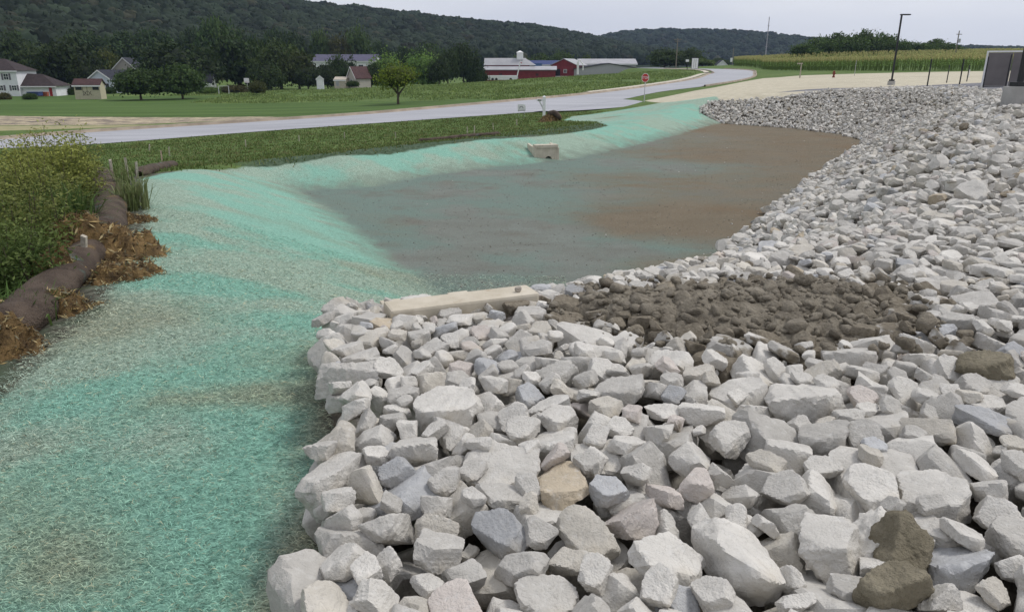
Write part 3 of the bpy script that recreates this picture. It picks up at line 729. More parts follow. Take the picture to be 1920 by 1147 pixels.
# one object for each of the 300 stones that show largest
def ordinal(n): return f"{n}{'th' if 10 <= n % 100 <= 20 else {1: 'st', 2: 'nd', 3: 'rd'}.get(n % 10, 'th')}"
def shape_word(rk):
    a, b_, c_ = rk.dim
    if c_ < 0.35: return 'flat slab'
    if b_ < 0.64: return 'long'
    if c_ > 0.56: return 'chunky'
    return 'blocky' if rk.p > 115 else 'blunt' if rk.p < 78 else 'angular'
info = []
for i in BIG:
    u, v, d = project(ROCKS[i].pos); info.append((i, float(u), float(v)))
SIZE = {i: BIGCNT[i] for i in BIG}; smax = sorted(SIZE.values())
def size_word(i):
    s = SIZE[i]
    return 'biggest' if s > smax[int(len(smax) * .93)] else 'large' if s > smax[int(len(smax) * .7)] else 'small' if s < smax[int(len(smax) * .3)] else 'medium'
LAB = {}
left = sorted([q for q in info if ROCKS[q[0]].pos[0] < np.interp(ROCKS[q[0]].pos[1], [1.9, 2.9, 3.8, 4.6, 5.4, 6.0], [-0.62, -0.70, -0.92, -1.14, -1.28, -1.2]) and q[2] > 600], key=lambda q: -q[2])
for k, q in enumerate(left): LAB[q[0]] = f"{size_word(q[0])} {ROCKS[q[0]].tone} rock on the pile's left edge beside green straw, {ordinal(k + 1)} from the front"
rest = sorted([q for q in info if q[0] not in LAB], key=lambda q: -q[2])
row, k0 = 1, 0
while k0 < len(rest):
    chunk = sorted(rest[k0:k0 + 15], key=lambda q: q[1])
    for k, q in enumerate(chunk):
        LAB[q[0]] = f"{size_word(q[0])} {ROCKS[q[0]].tone} {shape_word(ROCKS[q[0]])} rock, {ordinal(k + 1)} from left, {ordinal(row)} row from the front"
    k0 += 15; row += 1
for i in BIG:
    rk = ROCKS[i]
    near = math.dist(rk.pos, (0, 0, EYE))
    lev = 5 if SIZE[i] >= smax[int(len(smax) * .88)] else 4
    V = rk.verts(lev); F = ico(lev)[1]
    cols = np.tile(np.array([*rk.col, 1 - rk.mud]), (len(V), 1))
    me = mesh_np('limestone_rock', V, F, cols=cols, smooth=True); me.set_sharp_from_angle(angle=R(24))
    o = link('limestone_rock', me, M_ROCK)
    o.location = rk.pos
    tag(o, LAB[i], 'rock', 'riprap rocks by the camera')
# all other stones of the bank
Vs, Fs, Cs, Sm, n0 = [], [], [], [], 0
for i, rk in enumerate(ROCKS):
    if i in _big: continue
    d = math.dist(rk.pos, (0, 0, EYE))
    lev = 4 if (d < 5.5 and BIGCNT.get(i, 0) > 9) else 3 if d < 9 else 2 if d < 27 else 1
    V = rk.verts(lev) + rk.pos
    Vs.append(V); Fs.append(ico(lev)[1] + n0); n0 += len(V)
    Cs.append(np.tile(np.array([*rk.col, 1 - rk.mud]), (len(V), 1)))
    Sm.append(np.full(len(ico(lev)[1]), lev >= 4))
me = mesh_np('riprap', np.concatenate(Vs), np.concatenate(Fs), cols=np.concatenate(Cs))
me.polygons.foreach_set('use_smooth', np.concatenate(Sm))
tag(link('riprap', me, M_ROCK), 'pale grey limestone riprap covering the basin bank', 'riprap', kind='stuff')
print('ROCKS', len(ROCKS), 'riprap tris', len(me.polygons))

def loose_stones():
    rs = np.random.RandomState(77); Vs, Fs, Cs, n0 = [], [], [], 0
    x = rs.uniform(-6, 19, 6000); y = 10.5 + 38 * rs.rand(6000) ** 1.6
    d = sdf(P_FLOOR, x, y); dr = sdf(P_ROCK, x, y); zf = ground_z(x, y); k = (d < -.1) & (dr > .05) & (rs.rand(6000) < np.where(dr < 1.2, .8 - .5 * dr, .05))
    for px, py, pzz in zip(x[k], y[k], zf[k]):
        rk = Rock(rs, rs.uniform(.012, .04) * (1 + py / 60)); V = rk.verts(2) + np.array((px, py, pzz + rk.size * .1))
        c, _ = stone_colour(rk, rs); c = c * rs.uniform(.55, .95)
        Vs.append(V); Fs.append(ico(2)[1] + n0); n0 += len(V); Cs.append(np.tile([*c, rs.uniform(.4, 1)], (len(V), 1)))
    tag(link('loose_stones', mesh_np('loose_stones', np.concatenate(Vs), np.concatenate(Fs), cols=np.concatenate(Cs)), M_ROCK), 'small loose stones scattered over the basin floor', 'stones', kind='stuff')
loose_stones()
def soil_crumbs():
    rs = np.random.RandomState(78); n = 6000; x = rs.uniform(-7, 19, n); y = 10.5 + 30 * rs.rand(n) ** 1.8
    k = (sdf(P_FLOOR, x, y) < .2) & (sdf(P_ROCK, x, y) > .02); x, y = x[k], y[k]; z = ground_z(x, y)
    D, F = ico(1); n = len(x); sz_ = rs.uniform(.01, .032, n) * (1 + y / 50)
    V = (D[None] * rs.uniform(.6, 1.3, (n, len(D), 1))) * (sz_[:, None, None] * np.array((1, 1, .55))) * .5 + np.stack([x, y, z + sz_ * .08], 1)[:, None]
    tag(link('soil_crumbs', mesh_np('soil_crumbs', V.reshape(-1, 3), (F[None] + np.arange(n)[:, None, None] * len(D)).reshape(-1, 3)), simple('floor_soil', (.20, .19, .16), .95, .35, .8)), 'grey-brown soil crumbs on the basin floor', 'soil', kind='stuff')
soil_crumbs()

# ------------------------------------------------------------------ mud dumped on the stones
def mud_material(name, a, b_, wet=0.75):
    m, nt, b = material(name)
    p = nt.pos(); n1 = nt.noise(p, 5, 6, 0.65); n2 = nt.noise(p, 30, 5, 0.7)
    c = nt.mix(nt.rng(n1, 0.3, 0.7), a, b_); c = nt.mix(nt.math('MULTIPLY', nt.rng(n2, 0.55, 0.75), 0.3), c, tuple(x * 0.6 for x in a))
    nt._in(b, 'Base Color', c); b.inputs['Roughness'].default_value = wet
    nt._in(b, 'Normal', nt.bump(nt.math('ADD', n1, nt.math('MULTIPLY', n2, 0.6)), 0.9, 0.07))
    return m
M_MUD = mud_material('wet_mud', (0.165, 0.143, 0.108), (0.315, 0.278, 0.218))
def cellular(x, y, s, seed):
    """distance to the nearest jittered cell point, for clods"""
    rs = np.random.RandomState(seed); J = rs.rand(64, 64, 2); Hc = rs.rand(64, 64)
    X, Y = x * s, y * s; bx, by = np.floor(X).astype(int), np.floor(Y).astype(int)
    d = np.full(x.shape, 9.0); hh = np.zeros(x.shape)
    for i in (-1, 0, 1):
        for j in (-1, 0, 1):
            cx, cy = bx + i, by + j; q = J[cx % 64, cy % 64]
            di = np.hypot(cx + q[..., 0] - X, cy + q[..., 1] - Y); k = di < d
            d = np.where(k, di, d); hh = np.where(k, Hc[cx % 64, cy % 64], hh)
    return d, hh
def mud_pile():
    lo, hi = P_MUD.min(0) - 0.3, P_MUD.max(0) + 0.3
    st = 0.022
    xs, ys = np.arange(lo[0], hi[0], st), np.arange(lo[1], hi[1], st)
    X, Y = np.meshgrid(xs, ys)
    sd = sdf(P_MUD, X.ravel(), Y.ravel()).reshape(X.shape) + 0.28 * lumps(X, Y, 4.0, 3) + 0.16 * lumps(X, Y, 9, 8)
    base = ground_z(X, Y) + 0.30
    d1, h1 = cellular(X + 0.1 * lumps(X, Y, 7, 2), Y + 0.1 * lumps(X, Y, 7, 4), 4.2, 1); d2, h2 = cellular(X + 0.04 * lumps(X, Y, 20, 2), Y, 10, 2); d3, h3 = cellular(X, Y, 24, 3)
    z = base + 0.15 * sstep(0.1, -0.5, sd) - 0.16 * sstep(-0.05, 0.3, sd)
    rg = lambda f, sd_: 1 - 2 * np.abs(lumps(X + .15 * lumps(X, Y, 5, sd_), Y * 1.5 + .15 * lumps(X, Y, 6, sd_ + 1), f, sd_ + 2))
    z += (0.5 - d1) * 0.05 * (0.4 + h1) + (0.5 - d2) * 0.055 * (0.2 + h2) + (0.5 - d3) * 0.022 * (0.3 + h3) + 0.06 * lumps(X, Y, 3.0, 9) + .05 * rg(7, 61) + .028 * rg(18, 63) + .014 * rg(45, 66)
    # a hollow scraped on the right
    z -= 0.14 * np.exp(-(((X - 2.35) / 0.35) ** 2 + ((Y - 5.05) / 0.22) ** 2))
    ny_, nx_ = X.shape; i = np.arange(nx_ * ny_).reshape(ny_, nx_)
    F = np.stack([i[:-1, :-1], i[:-1, 1:], i[1:, 1:], i[1:, :-1]], -1).reshape(-1, 4)
    F = F[(sd.ravel()[F] < 0.28).all(1)]
    used, inv = np.unique(F, return_inverse=True)
    V = np.stack([X.ravel(), Y.ravel(), z.ravel()], 1)[used]
    o = link('mud_pile', mesh_np('mud_pile', V, inv.reshape(-1, 4), smooth=True), M_MUD)
    tag(o, 'wet brown heap of dug mud spread over the grey stones', 'mud')
    # loose clods on it and spilling between the stones
    rs = np.random.RandomState(21); Vs, Fs, n0 = [], [], 0
    cx_, cy_ = rs.uniform(lo[0] - .2, hi[0] + .2, 4000), rs.uniform(lo[1] - .2, hi[1] + .2, 4000)
    cq = sdf(P_MUD, cx_, cy_) + .28 * lumps(cx_, cy_, 4.0, 3); tz = top_z(cx_, cy_)
    for x, y, q, t_ in zip(cx_, cy_, cq, tz):
        if q > .05 and rs.rand() < sstep(.0, .45, q) ** .5: continue
        rk = Rock(rs, float(np.clip(.042 * math.exp(rs.normal(0, .65)), .015, .17)))
        ii, jj = int((x - lo[0]) / st), int((y - lo[1]) / st)
        inside = q < .1 and 0 <= ii < nx_ and 0 <= jj < ny_
        zz = z[jj, ii] if inside else t_
        V = rk.verts(2) + np.array((x, y, zz + rk.size * 0.06)); Vs.append(V); Fs.append(ico(2)[1] + n0); n0 += len(V)
    c = link('mud_clods', mesh_np('mud_clods', np.concatenate(Vs), np.concatenate(Fs)), M_MUD, o)
    tag(c, kind='stuff')
mud_pile()

# muddy boulders at the right front
M_CLAY = mud_material('drying_clay', (0.185, 0.162, 0.112), (0.31, 0.275, 0.20), 0.9)
def boulder(u, v, size, label, dim_flat, rz, seed, lift=0.1, tilt=(0, 0)):
    rs = np.random.RandomState(seed); rk = Rock(rs, size, dim_flat, 12, 1.6)
    rk.R = np.array(Matrix.Rotation(rz, 3, 'Z') @ Matrix.Rotation(tilt[0], 3, 'X') @ Matrix.Rotation(tilt[1], 3, 'Y'))
    p = pz(u, v, 0.0); z = float(top_z(p[0], p[1]))
    V = rk.verts(5)
    o = link('muddy_boulder', mesh_np('muddy_boulder', V, ico(5)[1], smooth=True), M_CLAY)
    o.location = (p[0], p[1], z + lift); tag(o, label, 'rock', 'mud-caked boulders')
boulder(1685, 1062, 0.27, 'olive-brown mud-caked boulder standing near the bottom right corner', 0.72, 1.1, 3, 0.03, (0.3, -0.5))
boulder(1660, 1140, 0.24, 'lower olive-brown mud-caked boulder touching the bottom edge of the picture', 0.7, 0.4, 5, 0.02)
boulder(1838, 722, 0.32, 'long dark brown mud-coated boulder right of the mud heap', 0.34, -0.35, 8, 0.045)

# ------------------------------------------------------------------ concrete headwalls
def stained_concrete():
    m, nt, b = material('stained_concrete')
    o = nt.obj(); n1 = nt.noise(o, 3, 5, 0.6); n2 = nt.noise(o, 40, 4, 0.7)
    c = nt.mix(nt.rng(n1, 0.3, 0.7), (0.47, 0.42, 0.33), (0.60, 0.545, 0.45))
    c = nt.mix(nt.math('MULTIPLY', nt.rng(n2, 0.55, 0.75), 0.3), c, (0.30, 0.27, 0.22))
    st = nt.noise(nt.mapping(o, (4, 9, 4)), 1.0, 5, 0.7)
    c = nt.mix(nt.math('MULTIPLY', nt.rng(st, 0.58, 0.72), 0.65), c, (0.27, 0.17, 0.075))
    nt._in(b, 'Base Color', c); b.inputs['Roughness'].default_value = 0.92
    nt._in(b, 'Normal', nt.bump(n2, 0.25, 0.01)); return m
M_SCONC = stained_concrete()
def near_headwall():
    a = np.array(pz(733, 583, -0.02)); b_ = np.array(pz(1012, 549, -0.02)); ang = math.atan2(b_[1] - a[1], b_[0] - a[0]); L = np.hypot(*(b_ - a)[:2])
    root = empty('concrete_headwall', (a[0], a[1], -0.62), ang)
    tag(root, 'long pale concrete headwall rising behind the grey stones by the basin', 'headwall')
    MB().box((0, 0, -0.6), (L, 0.27, 0.60)).build('wall', M_SCONC, root, bevel=0.022)
    MB().box((0.18, 0.27, -0.6), (0.38, 1.3, 0.28)).build('wing_wall', M_SCONC, root, bevel=0.015)
    MB().box((L - 0.38, 0.27, -0.6), (L - 0.18, 1.3, 0.28)).build('wing_wall', M_SCONC, root, bevel=0.015)
    return a, ang, L
hw_a, hw_ang, hw_L = near_headwall()
rs = np.random.RandomState(4); rk = Rock(rs, 0.062)
o = link('pebble', mesh_np('pebble', rk.verts(4), ico(4)[1], cols=np.tile([.40, .36, .31, 1], (642, 1)), smooth=True), M_ROCK)
p = pz(971, 543, 0.0); o.location = (p[0], p[1], 0.005); tag(o, 'small brown pebble lying on top of the concrete headwall', 'pebble')

def far_headwall():
    M_PIPE = simple('pipe_dark', (0.03, 0.03, 0.035), 0.7)
    c = pz(1025, 299, -1.95)
    root = empty('inlet_headwall', (c[0], c[1], -1.98), R(18))
    root.scale = (.82, .82, .82); tag(root, 'small tan concrete inlet headwall set into the green bank', 'headwall')
    w = MB()
    # front wall with a round pipe hole at its foot
    n = 14; r = 0.19; cx = 0.10; base = [( -0.55, 0), (0.55, 0), (0.55, 0.62), (-0.55, 0.62)]
    arc = [(cx + r * math.cos(t), r * math.sin(t)) for t in np.linspace(0, math.pi, n)]
    poly_ = [(0.55, 0.0), (0.55, 0.60), (-0.55, 0.60), (-0.55, 0.0)] + arc[::-1]
    w.prism(poly_, 'y', 0, 0.18); w.build('front_wall', M_SCONC, root)
    MB().box((-0.60, -0.05, 0.604), (0.60, 0.40, 0.76)).build('cap', M_SCONC, root, bevel=0.015)
    MB().prism([(-0.02, 0.0), (1.1, 0.55), (1.1, 0.75), (-0.02, 0.60)], 'x', -0.66, -0.556).build('wing_wall', M_SCONC, root)
    MB().prism([(-0.02, 0.0), (1.1, 0.55), (1.1, 0.75), (-0.02, 0.60)], 'x', 0.556, 0.66).build('wing_wall', M_SCONC, root)
    MB().tube([(cx, 0.17, 0.0), (cx, 0.9, 0.0)], r, 16).build('pipe', M_PIPE, root)
far_headwall()

# ------------------------------------------------------------------ filter socks, mulch and stakes on the left
def sock_material():
    m, nt, b = material('sock_netting')
    p = nt.pos(); o = nt.obj(); n1 = nt.noise(p, 3.0, 5, 0.6); n2 = nt.noise(p, 30, 4, 0.7)
    c = nt.mix(nt.rng(n1, 0.3, 0.7), (0.055, 0.040, 0.031), (0.115, 0.086, 0.066))
    c = nt.mix(nt.math('MULTIPLY', nt.rng(n2, 0.55, 0.75), 0.6), c, (0.16, 0.12, 0.085))
    c = nt.mix(nt.math('MULTIPLY', nt.rng(nt.noise(p, 1.3, 4, 0.6), 0.60, 0.70), 0.75), c, (0.30, 0.20, 0.075))
    c = nt.mix(nt.math('MULTIPLY', nt.rng(nt.noise(p, 2.1, 4, 0.6), 0.60, 0.74), 0.5), c, (0.12, 0.26, 0.23))
    nt._in(b, 'Base Color', c); b.inputs['Roughness'].default_value = 0.9
    nt._in(b, 'Normal', nt.bump(nt.math('ADD', n2, nt.math('MULTIPLY', nt.voro(p, 60), 0.4)), 0.9, 0.03)); return m
M_SOCK = sock_material()
def sock(name, pts, rad, label, group=None, squash=0.86, seed=1):
    L = catmull([(x, y, gz(x, y)) for x, y in pts], 60)
    rs = np.random.RandomState(seed); n = 20; V = []
    T = np.gradient(L, axis=0); T /= np.linalg.norm(T, axis=1)[:, None]
    for k, (p, t) in enumerate(zip(L, T)):
        a = np.cross(t, (0, 0, 1)); a /= np.linalg.norm(a); b_ = np.cross(a, t)
        e = min(k, 59 - k); end = min(1, 0.35 + e * 0.33)
        s_ = k * 0.35
        for j in range(n):
            th = 2 * math.pi * j / n
            rr = rad * end * (1 + 0.05 * math.sin(s_ * 1.3 + j * 0.6 + seed) + 0.05 * math.sin(s_ * 0.6 + seed * 2) + 0.03 * math.sin(s_ * 3.1 + j * 1.9))
            V.append(p + a * math.cos(th) * rr * 1.08 + b_ * (math.sin(th) * rr * squash + rad * squash * 0.55))
    i = np.arange(60 * n).reshape(60, n); j = np.roll(i, -1, 1)
    F = np.stack([i[:-1], j[:-1], j[1:], i[1:]], -1).reshape(-1, 4)
    o = link(name, mesh_np(name, np.array(V), F[:, ::-1], smooth=True), M_SOCK)
    tag(o, label, 'filter sock', group); return o
def gp(u, v, z=-0.5): p = pz(u, v, z); return (p[0], p[1])
G_SOCK = 'compost filter socks along the left edge'
sock('filter_sock', [(-2.9, 2.6), gp(-60, 668), gp(30, 612), gp(95, 548), gp(140, 500), gp(178, 458)], 0.21, 'fat dark filter sock in the left foreground, rust-stained, leaving the picture', G_SOCK, seed=1)
sock('filter_sock', [gp(175, 470), gp(192, 432), gp(205, 396), gp(203, 372), gp(200, 350), gp(190, 325, -.55), gp(186, 312, -.6)], 0.235, 'plain dark brown filter sock behind the mulch heap, beside tall weeds', G_SOCK, seed=2)
sock('straw_wattle', [gp(262, 325, -.75), gp(285, 312, -.85), gp(302, 302, -.95), gp(318, 290, -1.1), gp(322, 283, -1.2)], 0.16, 'thin mossy straw wattle curving through the grass beyond the green bank', seed=3)
sock('straw_wattle', [(-4.6, 36.6), (-3.4, 37.0), (-2.0, 37.9), (-0.6, 38.9)], 0.12, 'low dark straw wattle lying along the swale before the road', seed=4)

def leaf_material(name, tint, sat=1.0, trans=0.25):
    """foliage: colour of the leaf cluster times the tone of the species"""
    m, nt, b = material(name)
    a = nt.attr('Col', 'Color'); o = nt.n.new('ShaderNodeObjectInfo')
    c = nt.mix(1.0, a, tint, 'MULTIPLY')
    c = nt.mix(1.0, c, o.outputs['Color'], 'MULTIPLY')
    nt._in(b, 'Base Color', c); b.inputs['Roughness'].default_value = 0.75; b.inputs['Specular IOR Level'].default_value = 0.2
    tr = nt.n.new('ShaderNodeBsdfTranslucent'); nt._in(tr, 'Color', c)
    mx = nt.n.new('ShaderNodeMixShader'); mx.inputs[0].default_value = trans
    out = nt.n['Material Output']
    nt.l.new(b.outputs[0], mx.inputs[1]); nt.l.new(tr.outputs[0], mx.inputs[2]); nt.l.new(mx.outputs[0], out.inputs[0])
    return m
def leaves(C, size, rs, aspect=1.6, up=0.3, outward=None):
    """one bent quad per centre in C"""
    n = len(C)
    d = rs.normal(0, 1, (n, 3)); d[:, 2] *= 0.7; d /= np.linalg.norm(d, axis=1)[:, None]
    nrm = rs.normal(0, 1, (n, 3)); nrm[:, 2] = np.abs(nrm[:, 2]) + up
    if outward is not None: nrm += outward * 1.2
    s_ = np.cross(d, nrm); s_ /= np.linalg.norm(s_, axis=1)[:, None] + 1e-9
    L = (size * rs.uniform(0.6, 1.3, n))[:, None]; W = L / aspect
    V = np.stack([C - d * L * .5, C + s_ * W * .5, C + d * L * .5, C - s_ * W * .5], 1).reshape(-1, 3)
    return V, np.arange(n * 4).reshape(n, 4)

M_BITS = leaf_material('straw_bits', (1, 1, 1), 1, .1)
M_MULCH = mud_material('mulch', (0.060, 0.040, 0.022), (0.24, 0.155, 0.065), 0.95)
def mound(name, x, y, rx, ry, h, mat, seed, rz=0, n=48, base=None):
    t = np.linspace(-1, 1, n); X, Y = np.meshgrid(t, t); r = np.hypot(X, Y)
    wx, wy = X * rx, Y * ry; c_, s_ = math.cos(rz), math.sin(rz); PX, PY = x + wx * c_ - wy * s_, y + wx * s_ + wy * c_
    z = (ground_z(PX, PY) if base is None else base) + h * (1 - sstep(0.0, 1.0, r + 0.42 * lumps(PX, PY, 5 / max(rx, .3), seed) + 0.16 * lumps(PX, PY, 14 / max(rx, .3), seed + 3))) - 0.06
    d, hh = cellular(PX * 3, PY * 3, 2.6 / max(rx, 0.3), seed); z += (0.4 - d) * 0.26 * h * sstep(1.0, .7, r)
    d, hh = cellular(PX * 3, PY * 3, 7 / max(rx, 0.3), seed + 1); z += (0.4 - d) * 0.14 * h * sstep(1.0, .7, r)
    i = np.arange(n * n).reshape(n, n); F = np.stack([i[:-1, :-1], i[:-1, 1:], i[1:, 1:], i[1:, :-1]], -1).reshape(-1, 4)
    F = F[(r.ravel()[F] < 1.02).all(1)]
    o = link(name, mesh_np(name, np.stack([PX.ravel(), PY.ravel(), z.ravel()], 1), F, smooth=True), mat)
    rs = np.random.RandomState(seed + 70); pk = rs.choice(np.unique(F), 1500); ok = r.ravel()[pk] < .93; pk = pk[ok]; q = len(pk)
    C = np.stack([PX.ravel()[pk] + rs.normal(0, .02, q), PY.ravel()[pk] + rs.normal(0, .02, q), z.ravel()[pk] + rs.uniform(.0, .025, q)], 1)
    LV, LF = leaves(C, np.full(q, .11 * max(rx, .5)), rs, 5.0, .6)
    cc = np.array([(.36, .26, .11), (.22, .14, .06), (.10, .065, .035), (.42, .34, .18), (.16, .15, .10)])[rs.randint(0, 5, q)]
    b_ = link('straw_bits', mesh_np('straw_bits', LV, LF, cols=np.repeat(cc, 4, 0)), M_BITS, o); tag(b_, kind='stuff')
    return o
x, y = gp(185, 462); tag(mound('mulch_heap', x - 0.05, y - 0.1, 1.0, 0.72, 0.58, M_MULCH, 3, 0.5), 'brown mulch heap burying the filter sock beside the leaning stake', 'mulch')
x, y = gp(90, 470); tag(mound('mulch_heap', x - 0.25, y + 0.3, 0.8, 0.45, 0.42, M_MULCH, 9, 0.4), 'golden straw and mulch heap at the foot of the left weeds', 'mulch')
x, y = gp(10, 640); tag(mound('mulch_heap', x - 0.15, y - 0.15, 0.62, 0.45, 0.66, M_MULCH, 6, 0.5), 'tan mulch heap over the near sock at the left picture edge', 'mulch')

for (u_, v_, a_, b_, h_, sd_, lab) in ((60, 585, .75, .30, .34, 21, 'thin spill of brown mulch along the near sock'), (232, 505, .55, .35, .26, 22, 'crumbly brown soil spill on the right of the mulch heap'), (245, 400, .5, .22, .22, 23, 'low dirt spill along the right side of the far sock'), (120, 520, .5, .25, .5, 24, 'patch of mulch lying on top of the near sock')):
    x, y = gp(u_, v_); tag(mound('mulch_spill', x, y, a_, b_, h_, M_MULCH, sd_, .75), lab, 'mulch')
M_WOOD = simple('weathered_stake', (0.42, 0.38, 0.31), 0.9, 0.2, 14, 0.3, 60)
M_PINKWOOD = simple('marked_stake', (0.55, 0.40, 0.33), 0.9, 0.2, 14, 0.3, 60)
def stake(u, v, y, h, label, w=0.045, lean=(0.05, 0.05), mat=None):
    """squared wooden stake whose top shows at u, v"""
    vb = v + h * FPX / (y * .96)
    ys = np.linspace(y * .6, y * 1.7, 500); r_ = ray(u, vb); xs_ = ys * r_[0] / r_[1]; below = EYE + ys * r_[2] / r_[1] < ground_z(xs_, ys)
    if below.any(): y = float(ys[np.argmax(below)])
    x, _, z = at(u, vb, y); zb = gz(x, y)
    root = empty('wooden_stake', (x, y, zb)); root.rotation_euler = (lean[0], lean[1], u * 0.1)
    tag(root, label, 'stake', 'wooden stakes')
    H_ = h
    MB().add([(-w / 2, -w / 2, -0.2), (w / 2, -w / 2, -0.2), (w / 2, w / 2, -0.2), (-w / 2, w / 2, -0.2), (-w / 2, -w / 2, H_ - .02), (w / 2, -w / 2, H_), (w / 2, w / 2, H_ - .01), (-w / 2, w / 2, H_ - .03)],
             [(0, 3, 2, 1), (4, 5, 6, 7), (0, 1, 5, 4), (1, 2, 6, 5), (2, 3, 7, 6), (3, 0, 4, 7)]).build('post', mat or M_WOOD, root)
stake(158, 432, 8.2, 0.42, 'leaning grey wooden stake at the mulch heap on the sock', 0.055, (0.1, -0.12))
stake(0, 563, 5.7, 0.3, 'broken pale stake beside the near sock at the left edge', 0.05, (0.1, -0.5))
stake(241, 294, 17.0, 0.5, 'stake nearest the end of the far sock', 0.05, (0, -.06))
stake(258, 302, 17.6, 0.4, 'short stake at the corner of the green bank', 0.05)
stake(212, 297, 16.6, 0.5, 'stake standing behind the far end of the sock', 0.05, (0, -.1))
stake(304, 273, 22.5, 0.45, 'orange-topped stake beside the mossy wattle', 0.05, (0, 0.04), M_PINKWOOD)
stake(318, 267, 25.0, 0.45, 'grey stake past the far end of the mossy wattle', 0.055, (0, 0.05))
stake(280, 266, 30.0, 0.4, 'tilted white stake left of the mossy wattle in the grass', 0.05, (0, -.2))
stake(461, 259, 33.0, 0.4, 'lone white stake in the grass left of the tree by the road', 0.045)
for u, v, y, d in ((561, 252, 37, 'first'), (646, 247, 39, 'second'), (742, 247, 41, 'third')):
    stake(u, v, y, 0.35, f'{d} from left of three low stakes in the grass before the road', 0.045)
for u, v, y, d in ((876, 238, 43, 'leftmost'), (889, 236.5, 44, 'middle'), (925, 231, 46, 'rightmost')):
    stake(u, v, y, 0.45, f'{d} of three white stakes in the swale by the white sign', 0.045)
stake(969, 224, 50, 0.4, 'white stake in front of the small white sign', 0.045)

# ------------------------------------------------------------------ vegetation
M_LEAF = leaf_material('broad_leaves', (0.070, 0.100, 0.034))
M_BARK = simple('bark', (0.10, 0.08, 0.06), 0.95, 0.25, 6, 0.6, 25)

def crown(kind, seed, nclump=130, nleaf=34, leaf=0.11):
    """crown about 1 wide in radius and 1.0 tall, standing on z = 0"""
    rs = np.random.RandomState(seed); C, OUT, TONE = [], [], []
    lobes = []
    if kind == 'round': lobes = [((0, 0, .5), (1.0, 1.0, .5))]
    elif kind == 'broad':
        lobes = [((0, 0, .55), (.72, .72, .45))] + [((.52 * math.cos(t), .52 * math.sin(t), rs.uniform(.3, .62)), (rs.uniform(.38, .52),) * 2 + (rs.uniform(.22, .34),)) for t in np.arange(6) * 1.05 + rs.uniform(0, 1)]
    elif kind == 'tall':
        lobes = [((0, 0, .42), (.8, .8, .42)), ((.15, .1, .72), (.55, .55, .28)), ((-.3, .1, .55), (.5, .5, .3)), ((.35, -.2, .45), (.5, .5, .3)), ((0, -.35, .5), (.5, .5, .3))]
    elif kind == 'conifer': lobes = [((0, 0, z), (w, w, .16)) for z, w in ((.12, 1.0), (.28, .86), (.44, .68), (.60, .5), (.75, .34), (.88, .18))]
    elif kind == 'willow': lobes = [((0, 0, .62), (.8, .8, .38))] + [((.6 * math.cos(t), .6 * math.sin(t), .45), (.42, .42, .42)) for t in np.arange(7) * .9]
    wt = np.array([l[1][0] ** 2 * l[1][2] for l in lobes]); wt = wt / wt.sum()
    for k in range(nclump):
        (cx, cy, cz), (rx, ry, rz_) = lobes[rs.choice(len(lobes), p=wt)]
        v = rs.normal(0, 1, 3); v /= np.linalg.norm(v)
        if v[2] < -0.55: v[2] *= 0.5
        q = rs.uniform(0.55, 1.0) ** 0.6
        c = np.array((cx + v[0] * rx * q, cy + v[1] * ry * q, cz + v[2] * rz_ * q))
        if c[2] < 0.01: c[2] = rs.uniform(0.01, .08)
        cs_ = rs.uniform(.09, .19)
        pts = rs.normal(0, 1, (nleaf, 3)) * cs_ * np.array((1, 1, .55 if kind != 'willow' else 1.3)) + c
        if kind == 'willow': pts[:, 2] -= np.abs(rs.normal(0, .16, nleaf))
        pts[:, 2] = np.maximum(pts[:, 2], 0.0)
        C.append(pts); OUT.append(np.tile(v, (nleaf, 1))); TONE.append(np.repeat(rs.uniform(.66, 1.3), nleaf) * rs.uniform(.85, 1.15, nleaf))
    C, OUT, TONE = np.concatenate(C), np.concatenate(OUT), np.concatenate(TONE)
    V, F = leaves(C, np.full(len(C), leaf), rs, 1.5, .3, OUT)
    cols = np.repeat(np.stack([TONE * rs.uniform(.92, 1.1, len(TONE)), TONE, TONE * .95], 1), 4, axis=0)
    # inner core lobes, coloured darker than the leaves, closing the view through
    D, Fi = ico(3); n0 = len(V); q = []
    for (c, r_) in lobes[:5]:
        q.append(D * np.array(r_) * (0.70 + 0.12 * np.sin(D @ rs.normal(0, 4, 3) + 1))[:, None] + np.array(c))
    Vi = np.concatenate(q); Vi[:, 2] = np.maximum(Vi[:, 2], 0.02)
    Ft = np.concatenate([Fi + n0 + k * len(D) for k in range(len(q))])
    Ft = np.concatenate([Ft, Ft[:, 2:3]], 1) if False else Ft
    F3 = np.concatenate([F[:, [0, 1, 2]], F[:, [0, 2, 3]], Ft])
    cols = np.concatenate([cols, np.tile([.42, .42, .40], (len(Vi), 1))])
    return mesh_np('crown', np.concatenate([V, Vi]), F3, cols=cols)
def trunk_mesh(seed, h=0.45):
    """trunk and limbs for a crown that is 1 tall and starts at z = h*0.5"""
    rs = np.random.RandomState(seed); mb = MB()
    mb.tube([(0, 0, -0.06), (0.01, 0, h * .3), (0.0, 0.02, h * .7), (0.02, 0, h + .25)], [.085, .062, .052, .02], 8)
    for k in range(6):
        t = k * 1.05 + rs.uniform(0, .6); z0 = h * rs.uniform(.55, .95)
        mb.tube([(0, 0, z0), (.22 * math.cos(t), .22 * math.sin(t), z0 + .16), (.5 * math.cos(t), .5 * math.sin(t), z0 + .34)], [.034, .022, .008], 6)
    me = bpy.data.meshes.new('trunk'); me.from_pydata(mb.V, [], mb.F); me.materials.append(M_BARK); return me
CROWNS = {k: [crown(k, s, 240 if k == 'round' else 150) for s in ss] for k, ss in (('round', (1, 2)), ('broad', (3, 4, 5)), ('tall', (6, 7, 8)), ('conifer', (9,)), ('willow', (10, 11)))}
